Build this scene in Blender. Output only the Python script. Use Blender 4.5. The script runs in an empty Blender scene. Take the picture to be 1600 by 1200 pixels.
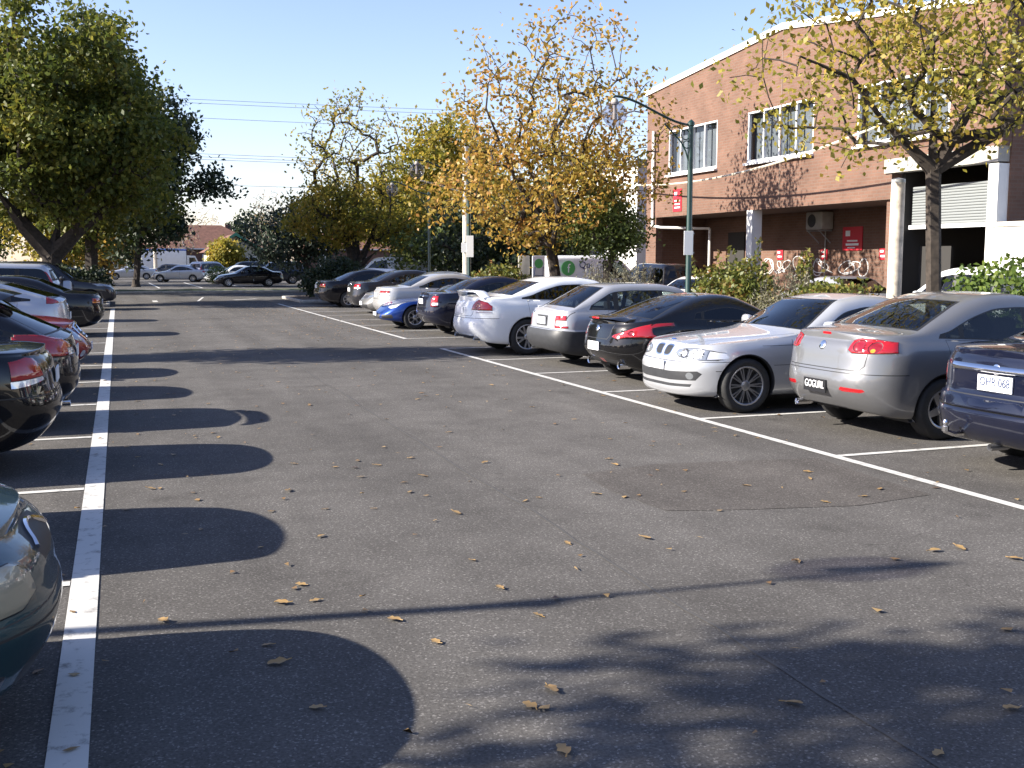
import bpy, bmesh, math, random
import numpy as np
from mathutils import Vector, Matrix, noise
from mathutils.bvhtree import BVHTree
random.seed(7); RNG = np.random.default_rng(7)
SC = bpy.context.scene; COL = SC.collection
# ------------------------------------------------------------------ camera, sky, sun, exposure
YAW = math.radians(20.014); PITCH = math.radians(6.587)
cam = bpy.data.cameras.new('camera'); cam.lens = 37.8; cam.sensor_width = 36; cam.clip_end = 3000; cam.clip_start = .05
camo = bpy.data.objects.new('camera', cam); COL.objects.link(camo); camo.location = (0,0,1.85)
camo.rotation_euler = (math.pi/2-PITCH, 0, -YAW); SC.camera = camo
SUN_EL = math.radians(28.6); SUN_AZ = math.atan2(-.988, .157)       # direction towards the sun: (-.988, .157)
world = bpy.data.worlds.new('World'); SC.world = world; world.use_nodes = True
wn = world.node_tree; wn.nodes.clear()
sky = wn.nodes.new('ShaderNodeTexSky'); sky.sky_type = 'NISHITA'; sky.sun_disc = False
sky.sun_elevation = SUN_EL; sky.sun_rotation = SUN_AZ; sky.altitude = 50; sky.air_density = 1.0; sky.dust_density = .5; sky.ozone_density = 3.0
bgn = wn.nodes.new('ShaderNodeBackground'); bgn.inputs[1].default_value = .095
wo = wn.nodes.new('ShaderNodeOutputWorld'); skt = wn.nodes.new('ShaderNodeVectorMath'); skt.operation = 'MULTIPLY'; skt.inputs[1].default_value = (1.11,.95,1.0); wn.links.new(sky.outputs[0], skt.inputs[0]); wn.links.new(skt.outputs[0], bgn.inputs[0]); wn.links.new(bgn.outputs[0], wo.inputs[0])
sl = bpy.data.lights.new('sun', 'SUN'); sl.energy = 5.0; sl.angle = math.radians(.55); sl.color = (1,.93,.82)
so = bpy.data.objects.new('sun', sl); COL.objects.link(so)
sdir = Vector((-.988*math.cos(SUN_EL), .157*math.cos(SUN_EL), math.sin(SUN_EL)))
so.rotation_euler = sdir.to_track_quat('Z', 'Y').to_euler(); so.location = (-20, 5, 30)
SC.view_settings.view_transform = 'Standard'; SC.view_settings.look = 'None'; SC.view_settings.gamma = 1
SC.view_settings.exposure = 1.45
SC.cycles.max_bounces = 6; SC.cycles.transparent_max_bounces = 12; SC.cycles.diffuse_bounces = 2; SC.cycles.glossy_bounces = 3
SC.cycles.caustics_reflective = False; SC.cycles.caustics_refractive = False
SC.cycles.sample_clamp_indirect = 6; SC.cycles.use_denoising = True

# ------------------------------------------------------------------ materials
MAT = {}
def nmat(name):
    m = bpy.data.materials.new(name); m.use_nodes = True; n = m.node_tree.nodes; l = m.node_tree.links
    return m, n, l, n['Principled BSDF']
def simple(name, col, rough=.5, metal=0., spec=.5, coat=0., noise_amt=0., scale=8., bump=0.):
    m, n, l, b = nmat(name)
    b.inputs['Base Color'].default_value = (*col, 1); b.inputs['Roughness'].default_value = rough
    b.inputs['Metallic'].default_value = metal; b.inputs['Specular IOR Level'].default_value = spec
    b.inputs['Coat Weight'].default_value = coat; b.inputs['Coat Roughness'].default_value = .04
    if noise_amt or bump:
        tc = n.new('ShaderNodeTexCoord'); tx = n.new('ShaderNodeTexNoise'); tx.inputs['Scale'].default_value = scale; tx.inputs['Detail'].default_value = 8
        l.new(tc.outputs['Object'], tx.inputs['Vector'])
        if noise_amt:
            mx = n.new('ShaderNodeMix'); mx.data_type = 'RGBA'; k = 1-noise_amt
            mx.inputs[6].default_value = (col[0]*k, col[1]*k, col[2]*k, 1); mx.inputs[7].default_value = (min(1,col[0]/k), min(1,col[1]/k), min(1,col[2]/k), 1)
            mr = n.new('ShaderNodeMapRange'); mr.inputs[1].default_value = .3; mr.inputs[2].default_value = .7
            l.new(tx.outputs[0], mr.inputs[0]); l.new(mr.outputs[0], mx.inputs[0]); l.new(mx.outputs[2], b.inputs['Base Color'])
        if bump:
            bp = n.new('ShaderNodeBump'); bp.inputs['Strength'].default_value = bump; bp.inputs['Distance'].default_value = .01
            l.new(tx.outputs[0], bp.inputs['Height']); l.new(bp.outputs[0], b.inputs['Normal'])
    MAT[name] = m; return m
def paint(name, col, metal=.35, rough=.38, dirt=.12):
    m, n, l, b = nmat(name)
    b.inputs['Specular IOR Level'].default_value = .08
    b.inputs['Metallic'].default_value = metal; b.inputs['Coat Weight'].default_value = 1; b.inputs['Coat Roughness'].default_value = .03
    tc = n.new('ShaderNodeTexCoord'); tx = n.new('ShaderNodeTexNoise'); tx.inputs['Scale'].default_value = 3; tx.inputs['Detail'].default_value = 9; tx.inputs['Roughness'].default_value = .7
    l.new(tc.outputs['Object'], tx.inputs['Vector'])
    mr = n.new('ShaderNodeMapRange'); mr.inputs[1].default_value = .35; mr.inputs[2].default_value = .75; mr.inputs[3].default_value = 0; mr.inputs[4].default_value = dirt
    l.new(tx.outputs[0], mr.inputs[0])
    # road film gathers on the lower body
    sx = n.new('ShaderNodeSeparateXYZ'); l.new(tc.outputs['Object'], sx.inputs[0])
    m2 = n.new('ShaderNodeMapRange'); m2.inputs[1].default_value = .65; m2.inputs[2].default_value = .22; m2.inputs[3].default_value = 0; m2.inputs[4].default_value = dirt*1.2; l.new(sx.outputs[2], m2.inputs[0])
    ad = n.new('ShaderNodeMath'); l.new(mr.outputs[0], ad.inputs[0]); l.new(m2.outputs[0], ad.inputs[1])
    mx = n.new('ShaderNodeMix'); mx.data_type = 'RGBA'; mx.inputs[6].default_value = (*col,1); mx.inputs[7].default_value = (.12,.105,.085,1)
    l.new(ad.outputs[0], mx.inputs[0]); l.new(mx.outputs[2], b.inputs['Base Color'])
    r2 = n.new('ShaderNodeMath'); r2.operation = 'MULTIPLY_ADD'; r2.inputs[1].default_value = .5; r2.inputs[2].default_value = rough; l.new(ad.outputs[0], r2.inputs[0]); l.new(r2.outputs[0], b.inputs['Roughness'])
    r3 = n.new('ShaderNodeMath'); r3.operation = 'MULTIPLY_ADD'; r3.inputs[1].default_value = .3; r3.inputs[2].default_value = .02; l.new(ad.outputs[0], r3.inputs[0]); l.new(r3.outputs[0], b.inputs['Coat Roughness'])
    # inside faces are bare dark lining
    ge = n.new('ShaderNodeNewGeometry'); bd = n.new('ShaderNodeBsdfDiffuse'); bd.inputs[0].default_value = (.03,.03,.032,1)
    ms = n.new('ShaderNodeMixShader'); l.new(ge.outputs['Backfacing'], ms.inputs[0]); l.new(b.outputs[0], ms.inputs[1]); l.new(bd.outputs[0], ms.inputs[2])
    l.new(ms.outputs[0], n['Material Output'].inputs[0])
    MAT[name] = m; return m
def glass(name, tint, refl=1.0):
    m, n, l, b = nmat(name); n.remove(b)
    t = n.new('ShaderNodeBsdfTransparent'); t.inputs[0].default_value = (*tint,1)
    g = n.new('ShaderNodeBsdfGlossy'); g.inputs['Roughness'].default_value = .015; g.inputs[0].default_value = (.95,.97,1,1)
    lw = n.new('ShaderNodeLayerWeight'); lw.inputs[0].default_value = .5
    f = n.new('ShaderNodeMath'); f.operation = 'POWER'; f.inputs[1].default_value = 5; l.new(lw.outputs['Facing'], f.inputs[0])
    ma = n.new('ShaderNodeMath'); ma.operation = 'MULTIPLY_ADD'; ma.inputs[1].default_value = refl*.95; ma.inputs[2].default_value = .05; ma.use_clamp = True
    ms = n.new('ShaderNodeMixShader'); l.new(f.outputs[0], ma.inputs[0]); l.new(ma.outputs[0], ms.inputs[0]); l.new(t.outputs[0], ms.inputs[1]); l.new(g.outputs[0], ms.inputs[2])
    l.new(ms.outputs[0], n['Material Output'].inputs[0]); MAT[name] = m; return m
simple('black', (.012,.012,.013), .55); simple('dark', (.03,.03,.032), .6); simple('rubber', (.018,.018,.018), .75, noise_amt=.2, scale=20)
simple('seat', (.05,.05,.055), .85, noise_amt=.15, scale=30); simple('alloy', (.5,.5,.52), .3, .9); simple('alloy_dark', (.33,.33,.34), .35, .8)
simple('cap', (.42,.43,.45), .4, .6); simple('chrome', (.8,.8,.82), .08, 1.0); simple('plate_white', (.78,.78,.8), .4); simple('plate_black', (.012,.012,.014), .4)
simple('ink', (.03,.05,.12), .5); simple('ink_white', (.85,.85,.85), .5); simple('blackplastic', (.03,.031,.034), .5, noise_amt=.15, scale=15)
simple('red_lens', (.34,.008,.012), .12, coat=1); simple('red_dark', (.2,.004,.008), .12, coat=1); simple('clear_lens', (.7,.7,.72), .1, .35, coat=1); simple('amber_lens', (.8,.25,.02), .15, coat=1)
simple('headlamp', (.33,.35,.37), .15, .6, coat=1); simple('headlamp_old', (.27,.235,.16), .3, .0, coat=1); simple('blue_badge', (.03,.12,.45), .3); simple('lampdark', (.05,.05,.055), .15, .3, coat=1)
glass('glass', (.42,.47,.46)); glass('glass_dark', (.05,.055,.06)); glass('glass_mid', (.2,.22,.22))
# ------------------------------------------------------------------ cars
def curve(pts, r=0.0):
    pts = sorted(pts)
    xs = np.array([p[0] for p in pts], float); zs = np.array([p[1] for p in pts], float)
    if r <= 0:
        return lambda x: np.interp(x, xs, zs)
    g = np.linspace(xs[0] - 3*r, xs[-1] + 3*r, 1600); v = np.interp(g, xs, zs)
    # keep end slopes when filtering
    s0 = (zs[1]-zs[0])/(xs[1]-xs[0]); s1 = (zs[-1]-zs[-2])/(xs[-1]-xs[-2])
    v = np.where(g < xs[0], zs[0] + s0*(g-xs[0]), v); v = np.where(g > xs[-1], zs[-1] + s1*(g-xs[-1]), v)
    n = max(1, int(r/(g[1]-g[0]))); k = np.ones(2*n+1)/(2*n+1)
    pad = np.concatenate([np.full(n, v[0]), v, np.full(n, v[-1])])
    for _ in range(2):
        pad = np.convolve(np.pad(pad, n, mode='edge'), k, mode='valid')
    v2 = pad[n:-n]
    return lambda x: np.interp(x, g, v2)

SIDE_PROF = [(0,.90),(.05,.945),(.15,.968),(.35,.985),(.58,1.0),(.72,.998),(.84,.985),(.93,.965),(1,.93)]

def car_shell(s):
    L, W = s['L'], s['W']
    sil = curve(s['sil'], s.get('sr', .09)); belt = curve(s['belt'], .12)
    zb = curve(s['bot'], .06); prof = curve(s.get('prof', SIDE_PROF), .03)
    nose = curve(s['nose'], .05); tail = curve(s['tail'], .05)
    wm = curve(s.get('plan', [(0,.95),(.9,.985),(L*.5,1),(L-1,.985),(L,.95)]), .3)
    af, ar, mf, mr = s.get('af',.6), s.get('ar',.5), s.get('mf',3.2), s.get('mr',3.6)
    nE = 15
    th = np.linspace(math.pi/2, 0, nE)
    xf = af*(1-np.sin(th)**(2/2.2)); yf = np.maximum(np.cos(th), 0)**(2/mf)
    xr = ar*(1-np.sin(th)**(2/2.2)); yr = np.maximum(np.cos(th), 0)**(2/mr)
    nm = int((L-af-ar)/.055)
    xm = np.linspace(af, L-ar, nm)
    x = np.concatenate([xf, xm[1:-1], (L-xr)[::-1]]); ye = np.concatenate([yf, np.ones(nm-2), yr[::-1]])
    n = len(x)
    df, dr = s.get('df',1.0), s.get('dr',.9)
    wf = np.clip(1-x/df, 0, 1)**1.5; wr = np.clip(1-(L-x)/dr, 0, 1)**1.5
    ts = np.array([0,.025,.06,.12,.2,.3,.4,.5,.58,.66,.74,.82,.88,.93,.97,1.0])
    rings = []
    for t in ts:
        xk = x + nose(t)*wf - tail(t)*wr
        y = W*wm(x)*ye*prof(t)
        z = zb(x) + t*(belt(xk)-zb(x))
        rings.append(np.stack([xk, y, z], 1))
    base = rings[-1]; xk = base[:,0]; yb = base[:,1]; bz = base[:,2]
    tum = s.get('tumble', .38); cr = s.get('crown', .045); c = s.get('bow', .22)
    yyW = np.maximum(yb, 1e-4)
    zc = sil(xk)
    def top(y):
        q = np.clip(y/W, 0, 1)
        sh = np.where(xk < L*.5, 1, -1)*c*q*q*np.clip(np.abs(xk-L*.5)/.5, 0, 1)
        return sil(np.clip(xk - sh*np.where(xk<L*.5,1,1), 0, L)) - cr*q*q
    y1 = yb.copy(); z1 = top(y1)
    for _ in range(12):
        z1 = np.maximum(top(y1), bz + .002); yn = np.maximum(yb - tum*(z1-bz), 0); y1 = .5*y1 + .5*yn
    z1 = np.maximum(top(y1), bz+.002)
    hgt = np.hypot(yb-y1, z1-bz)
    r = np.minimum(s.get('cant',.11), .45*hgt); fr = np.where(hgt > 1e-6, r/np.maximum(hgt,1e-6), 0)
    Ay = y1 + (yb-y1)*fr; Az = z1 + (bz-z1)*fr
    ri = np.minimum(np.maximum(r*1.2, .012), .5*y1)
    By = y1 - ri; Bz = np.maximum(top(By), bz)
    rows = []
    for v in (.12,.25,.4,.55,.7,.85,1.0):
        rows.append((yb + (Ay-yb)*v, bz + (Az-bz)*v))
    for v in (.25,.5,.75,1.0):
        rows.append(((1-v)**2*Ay + 2*v*(1-v)*y1 + v*v*By, (1-v)**2*Az + 2*v*(1-v)*z1 + v*v*Bz))
    for v in (.1,.25,.42,.6,.8,1.0):
        y = By*(1-v); rows.append((y, np.maximum(top(y), bz*(1-v)+np.minimum(bz,zc)*v)))
    for y, z in rows:
        rings.append(np.stack([xk, y, z], 1))
    # underside rows
    r0 = rings[0].copy(); r0[:,1] *= .62
    rings.insert(0, r0)
    K = len(rings); V = []; F = []
    A = np.stack(rings)               # K,n,3
    mir = A[:-1].copy(); mir[:,:,1] *= -1
    V = np.concatenate([A.reshape(-1,3), mir.reshape(-1,3)])
    V[:,0] = L/2 - V[:,0]
    off = K*n
    for k in range(K-1):
        for i in range(n-1):
            F.append((k*n+i, k*n+i+1, (k+1)*n+i+1, (k+1)*n+i))
            a, b = off+k*n+i, off+k*n+i+1
            cc = (off+(k+1)*n+i+1) if k+1 < K-1 else ((k+1)*n+i+1)
            d = (off+(k+1)*n+i) if k+1 < K-1 else ((k+1)*n+i)
            F.append((b, a, d, cc))
    info = dict(xk=xk, Ay=Ay, Az=Az, By=By, bz=bz, y1=y1, zc=zc, yb=yb)
    return V, F, info

def pip(poly, a, b):
    inside = False; n = len(poly); j = n-1
    for i in range(n):
        ai, bi = poly[i]; aj, bj = poly[j]
        if (bi > b) != (bj > b) and a < (aj-ai)*(b-bi)/(bj-bi) + ai: inside = not inside
        j = i
    return inside

VIEW = {'side':(0,2,1), 'end':(1,2,0), 'top':(0,1,2)}
class Shell:
    def __init__(self, s):
        self.s = s; V, F, self.i = car_shell(s); self.L = s['L']
        bm = bmesh.new(); vs = [bm.verts.new(v) for v in V]
        for f in F:
            try: bm.faces.new([vs[i] for i in f])
            except ValueError: pass
        bmesh.ops.remove_doubles(bm, verts=bm.verts, dist=.0015)
        bmesh.ops.dissolve_degenerate(bm, dist=.0004, edges=bm.edges)
        bmesh.ops.recalc_face_normals(bm, faces=bm.faces)
        # outward check
        bm.normal_update()
        up = sum(f.normal.z*f.calc_area() for f in bm.faces if f.calc_center_median().z > .6)
        if up < 0: bmesh.ops.reverse_faces(bm, faces=bm.faces)
        self.bm = bm; self.lay = bm.faces.layers.int.new('tag'); self.tags = [('body','paint',None)]
        bm.normal_update()
        self.bvh = BVHTree.FromBMesh(bm)
    def tag(self, name, mat, parent=0):
        self.tags.append((name, mat, parent)); return len(self.tags)-1
    def hit(self, o, d):
        r = self.bvh.ray_cast(Vector(o), Vector(d)); return r[0], r[1]
    def end(self, sign, y, z):      # sign +1 front, -1 rear
        p, n = self.hit((sign*(self.L/2+1), y, z), (-sign,0,0))
        return (p.x if p else sign*self.L/2), n
    def side(self, sy, xs, z):
        p, n = self.hit((self.L/2-xs, sy*2, z), (0,-sy,0)); return p, n
    def cut(self, view, poly, tag, sgn, only=None, zmin=None, nmin=.12, back=1.5):
        """cut polygon (in 2 coords of view) out of faces that look along sgn of the view's third axis"""
        a, b, c = VIEW[view]; bm = self.bm; lay = self.lay
        amin = min(p[0] for p in poly); amax = max(p[0] for p in poly); bmin = min(p[1] for p in poly); bmax = max(p[1] for p in poly)
        def cand():
            out = []
            for f in bm.faces:
                if only is not None and f[lay] not in only: continue
                if f.normal[c]*sgn < nmin: continue
                m = f.calc_center_median()
                if view == 'side' and m.y*sgn < 0: continue
                if view == 'end' and (m.x*sgn < self.L/2-back): continue
                if not (amin-.25 < m[a] < amax+.25 and bmin-.25 < m[b] < bmax+.25): continue
                out.append(f)
            return out
        cs = cand(); n = len(poly)
        for i in range(n):
            p, q = poly[i], poly[(i+1) % n]
            e0, e1 = min(p[0],q[0])-1e-4, max(p[0],q[0])+1e-4; g0, g1 = min(p[1],q[1])-1e-4, max(p[1],q[1])+1e-4
            no = [0,0,0]; no[a] = q[1]-p[1]; no[b] = -(q[0]-p[0]); co = [0,0,0]; co[a], co[b] = p
            if abs(no[a])+abs(no[b]) < 1e-7: continue
            sub = []
            for f in cs:
                if not f.is_valid: continue
                va = [v.co[a] for v in f.verts]; vb = [v.co[b] for v in f.verts]
                if max(va) < e0 or min(va) > e1 or max(vb) < g0 or min(vb) > g1: continue
                sub.append(f)
            if not sub: continue
            ed = {e for f in sub for e in f.edges}; ve = {v for f in sub for v in f.verts}
            r = bmesh.ops.bisect_plane(bm, geom=sub+list(ed)+list(ve), dist=1e-5, plane_co=co, plane_no=no)
            old = set(cs); new = [g for g in r['geom'] if isinstance(g, bmesh.types.BMFace) and g.is_valid and g not in old]
            cs = [f for f in cs if f.is_valid] + new
        got = []
        bm.normal_update()
        for f in cand():
            m = f.calc_center_median()
            if pip(poly, m[a], m[b]): f[lay] = tag; got.append(f)
        return got
    def faces(self, tag): return [f for f in self.bm.faces if f[self.lay] == tag]

def X(s, poly): return [(s['L']/2-x, z) for x, z in poly]
def circ(cx, cz, r, n=30): return [(cx+r*math.cos(2*math.pi*i/n), cz+r*math.sin(2*math.pi*i/n)) for i in range(n)]
def rrect(a0, a1, b0, b1, r=.03, n=3):
    out = []
    for cx, cy, t0 in ((a1-r,b1-r,0),(a0+r,b1-r,90),(a0+r,b0+r,180),(a1-r,b0+r,270)):
        for i in range(n+1):
            t = math.radians(t0+90*i/n); out.append((cx+r*math.cos(t), cy+r*math.sin(t)))
    return out
def mirror(poly): return [(-a, b) for a, b in poly]

def band(pts, w):                 # thin closed polygons along a polyline
    out = []
    for p, q in zip(pts[:-1], pts[1:]):
        d = math.hypot(q[0]-p[0], q[1]-p[1]) or 1; nx, ny = -(q[1]-p[1])/d*w/2, (q[0]-p[0])/d*w/2
        out.append([(p[0]+nx,p[1]+ny),(q[0]+nx,q[1]+ny),(q[0]-nx,q[1]-ny),(p[0]-nx,p[1]-ny)])
    return out

class Buf:
    """collects shapes into one mesh"""
    def __init__(self): self.v = []; self.f = []
    def add(self, v, f):
        o = len(self.v); self.v += [tuple(p) for p in v]; self.f += [tuple(i+o for i in q) for q in f]; return self
    def box(self, c, d, rz=0, M=None, taper=1):
        hx, hy, hz = d[0]/2, d[1]/2, d[2]/2; vs = []
        for sz in (-1,1):
            k = taper if sz > 0 else 1
            for sx, sy in ((-1,-1),(1,-1),(1,1),(-1,1)): vs.append(Vector((sx*hx*k, sy*hy*k, sz*hz)))
        R = M or Matrix.Rotation(rz, 3, 'Z')
        return self.add([R @ v + Vector(c) for v in vs], [(3,2,1,0),(4,5,6,7),(0,1,5,4),(1,2,6,5),(2,3,7,6),(3,0,4,7)])
    def rbox(self, c, d, r, rz=0, M=None):       # box with softened edges (chamfered twice)
        hx, hy, hz = [k/2 for k in d]; r = min(r, hx*.9, hy*.9, hz*.9); vs = []; F = []
        prof = [(-hz, .0), (-hz+r*.3, .7), (-hz+r, 1), (hz-r, 1), (hz-r*.3, .7), (hz, .0)]
        m = 16
        for z, k in prof:
            ins = r*(1-k)
            for cx, cy, t0 in ((hx-r,hy-r,0),(-hx+r,hy-r,90),(-hx+r,-hy+r,180),(hx-r,-hy+r,270)):
                for i in range(4):
                    t = math.radians(t0+30*i); rr = r-ins
                    vs.append(Vector((cx+rr*math.cos(t), cy+rr*math.sin(t), z)))
        for k in range(5):
            for i in range(m): F.append((k*m+i, k*m+(i+1)%m, (k+1)*m+(i+1)%m, (k+1)*m+i))
        F.append(tuple(range(m))[::-1]); F.append(tuple(5*m+i for i in range(m)))
        R = M or Matrix.Rotation(rz, 3, 'Z')
        return self.add([R @ v + Vector(c) for v in vs], F)
    def tube(self, pts, rad, n=8, caps=True):
        pts = [Vector(p) for p in pts]; rs = rad if hasattr(rad, '__len__') else [rad]*len(pts)
        vs = []; F = []; ref = Vector((0,0,1))
        for i, p in enumerate(pts):
            t = (pts[min(i+1,len(pts)-1)] - pts[max(i-1,0)]).normalized()
            u = t.cross(ref) if abs(t.dot(ref)) < .95 else t.cross(Vector((1,0,0)))
            u.normalize(); w = t.cross(u)
            for k in range(n):
                a = 2*math.pi*k/n; vs.append(p + (u*math.cos(a)+w*math.sin(a))*rs[i])
        for i in range(len(pts)-1):
            for k in range(n): F.append((i*n+k, (i+1)*n+k, (i+1)*n+(k+1)%n, i*n+(k+1)%n))
        if caps: F.append(tuple(range(n))); F.append(tuple((len(pts)-1)*n+k for k in range(n))[::-1])
        return self.add(vs, F)
    def lathe(self, prof, n=24, c=(0,0,0), M=None):   # prof (r,z) around z
        vs = []; F = []; R = M or Matrix.Identity(3)
        for r, z in prof:
            for k in range(n):
                a = 2*math.pi*k/n; vs.append(R @ Vector((r*math.cos(a), r*math.sin(a), z)) + Vector(c))
        for i in range(len(prof)-1):
            for k in range(n): F.append((i*n+k, i*n+(k+1)%n, (i+1)*n+(k+1)%n, (i+1)*n+k))
        return self.add(vs, F)
    def poly(self, pts, M, th=.01):   # 2D outline -> slab; M maps (a,b,0..th)
        n = len(pts); vs = [M @ Vector((a,b,0)) for a,b in pts] + [M @ Vector((a,b,th)) for a,b in pts]
        return self.add(vs, [tuple(range(n))[::-1], tuple(range(n,2*n))] + [(i,(i+1)%n,n+(i+1)%n,n+i) for i in range(n)])
    def mesh(self, name, smooth=True, ang=35):
        me = bpy.data.meshes.new(name); me.from_pydata(self.v, [], self.f); me.validate()
        bm = bmesh.new(); bm.from_mesh(me); bmesh.ops.recalc_face_normals(bm, faces=bm.faces); bm.to_mesh(me); bm.free()
        if smooth:
            me.shade_smooth(); 
            try: me.set_sharp_from_angle(angle=math.radians(ang))
            except Exception: pass
        return me

def text_mesh(txt, size, depth=.003, name='lettering'):
    cu = bpy.data.curves.new(name, 'FONT'); cu.body = txt; cu.size = size; cu.extrude = depth; cu.align_x = 'CENTER'; cu.align_y = 'CENTER'
    o = bpy.data.objects.new('tmp', cu); bpy.context.scene.collection.objects.link(o)
    me = bpy.data.meshes.new_from_object(o.evaluated_get(bpy.context.evaluated_depsgraph_get())); me.name = name
    bpy.data.objects.remove(o); bpy.data.curves.remove(cu); return me

def xform(me, M): me.transform(M); return me

WHEELS = {}
def wheel_meshes(r, w, rr, style):
    key = (r, w, rr, style)
    if key in WHEELS: return WHEELS[key]
    RY = Matrix.Rotation(-math.pi/2, 3, 'X')      # z axis -> +y : outer face at +y
    t = Buf(); h = w/2
    t.lathe([(rr-.01,-h*.8),(rr+.01,-h*.9),(r-.04,-h),(r-.012,-h*.86),(r,-h*.6),(r,h*.6),(r-.012,h*.86),(r-.04,h),(rr+.02,h*.94),(rr+.004,h*.86),(rr-.012,h*.8)], 36, M=RY)
    rim = Buf()
    rim.lathe([(rr,h*.84),(rr-.012,h*.86),(rr-.022,h*.8),(rr-.03,h*.4),(rr-.035,-h*.8)], 36, M=RY)
    dk = Buf(); dk.lathe([(.001,-h*.1),(rr-.03,-h*.1)], 24, M=RY)
    def spoke(a, r0, r1, w0, w1, z0, z1, th=.02, skew=0):
        vs = []
        for rad, ww, zz, sk in ((r0,w0,z0,0),(r1,w1,z1,skew)):
            for sy in (-1,1):
                for dz in (-th, 0): vs.append(Vector((rad, sy*ww/2+sk, zz+dz)))
        Rm = Matrix.Rotation(a, 3, 'Z')
        rim.add([RY @ (Rm @ v) for v in vs], [(0,1,5,4),(2,6,7,3),(1,3,7,5),(0,4,6,2),(0,2,3,1),(4,5,7,6)])
    z0, z1 = h*.62, h*.74
    if style == 'multi':
        for k in range(10):
            for d in (-.09,.09): spoke(2*math.pi*k/10+d, .055, rr-.02, .016, .014, z0, z1)
    elif style == 'twin5':
        for k in range(5):
            a = 2*math.pi*k/5+.3
            for d in (-1,1): spoke(a, .05, rr-.02, .035, .04, z0, z1, .03, skew=d*.055)
    elif style == 'five':
        for k in range(5): spoke(2*math.pi*k/5+.3, .05, rr-.02, .085, .06, z0, z1, .03)
    elif style == 'seven':
        for k in range(7): spoke(2*math.pi*k/7+.2, .05, rr-.02, .06, .045, z0, z1, .03)
    elif style == 'spider':
        for k in range(6):
            a = 2*math.pi*k/6
            spoke(a, .05, rr*.62, .04, .03, z0, z1, .03)
            for d in (-1,1): spoke(a, rr*.58, rr-.02, .028, .025, z1, z1, .03, skew=d*.05)
    else:   # hubcap
        rim.lathe([(.001,h*.9),(rr*.35,h*.88),(rr*.5,h*.8),(rr*.52,h*.79)], 28, M=RY)
        for k in range(9): spoke(2*math.pi*k/9, rr*.5, rr-.015, rr*.2, rr*.42, h*.79, h*.8, .01)
    rim.lathe([(.001,z0+.012),(.045,z0+.012),(.06,z0+.004),(.065,z0-.03)], 16, M=RY)
    for k in range(5):
        a = 2*math.pi*k/5; rim.lathe([(.001,z0+.018),(.009,z0+.016),(.01,z0)], 6, c=RY @ Vector((.043*math.cos(a),.043*math.sin(a),0)), M=RY)
    WHEELS[key] = (t.mesh('tyre', ang=50), rim.mesh('rim'), dk.mesh('brake_disc'))
    return WHEELS[key]

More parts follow.
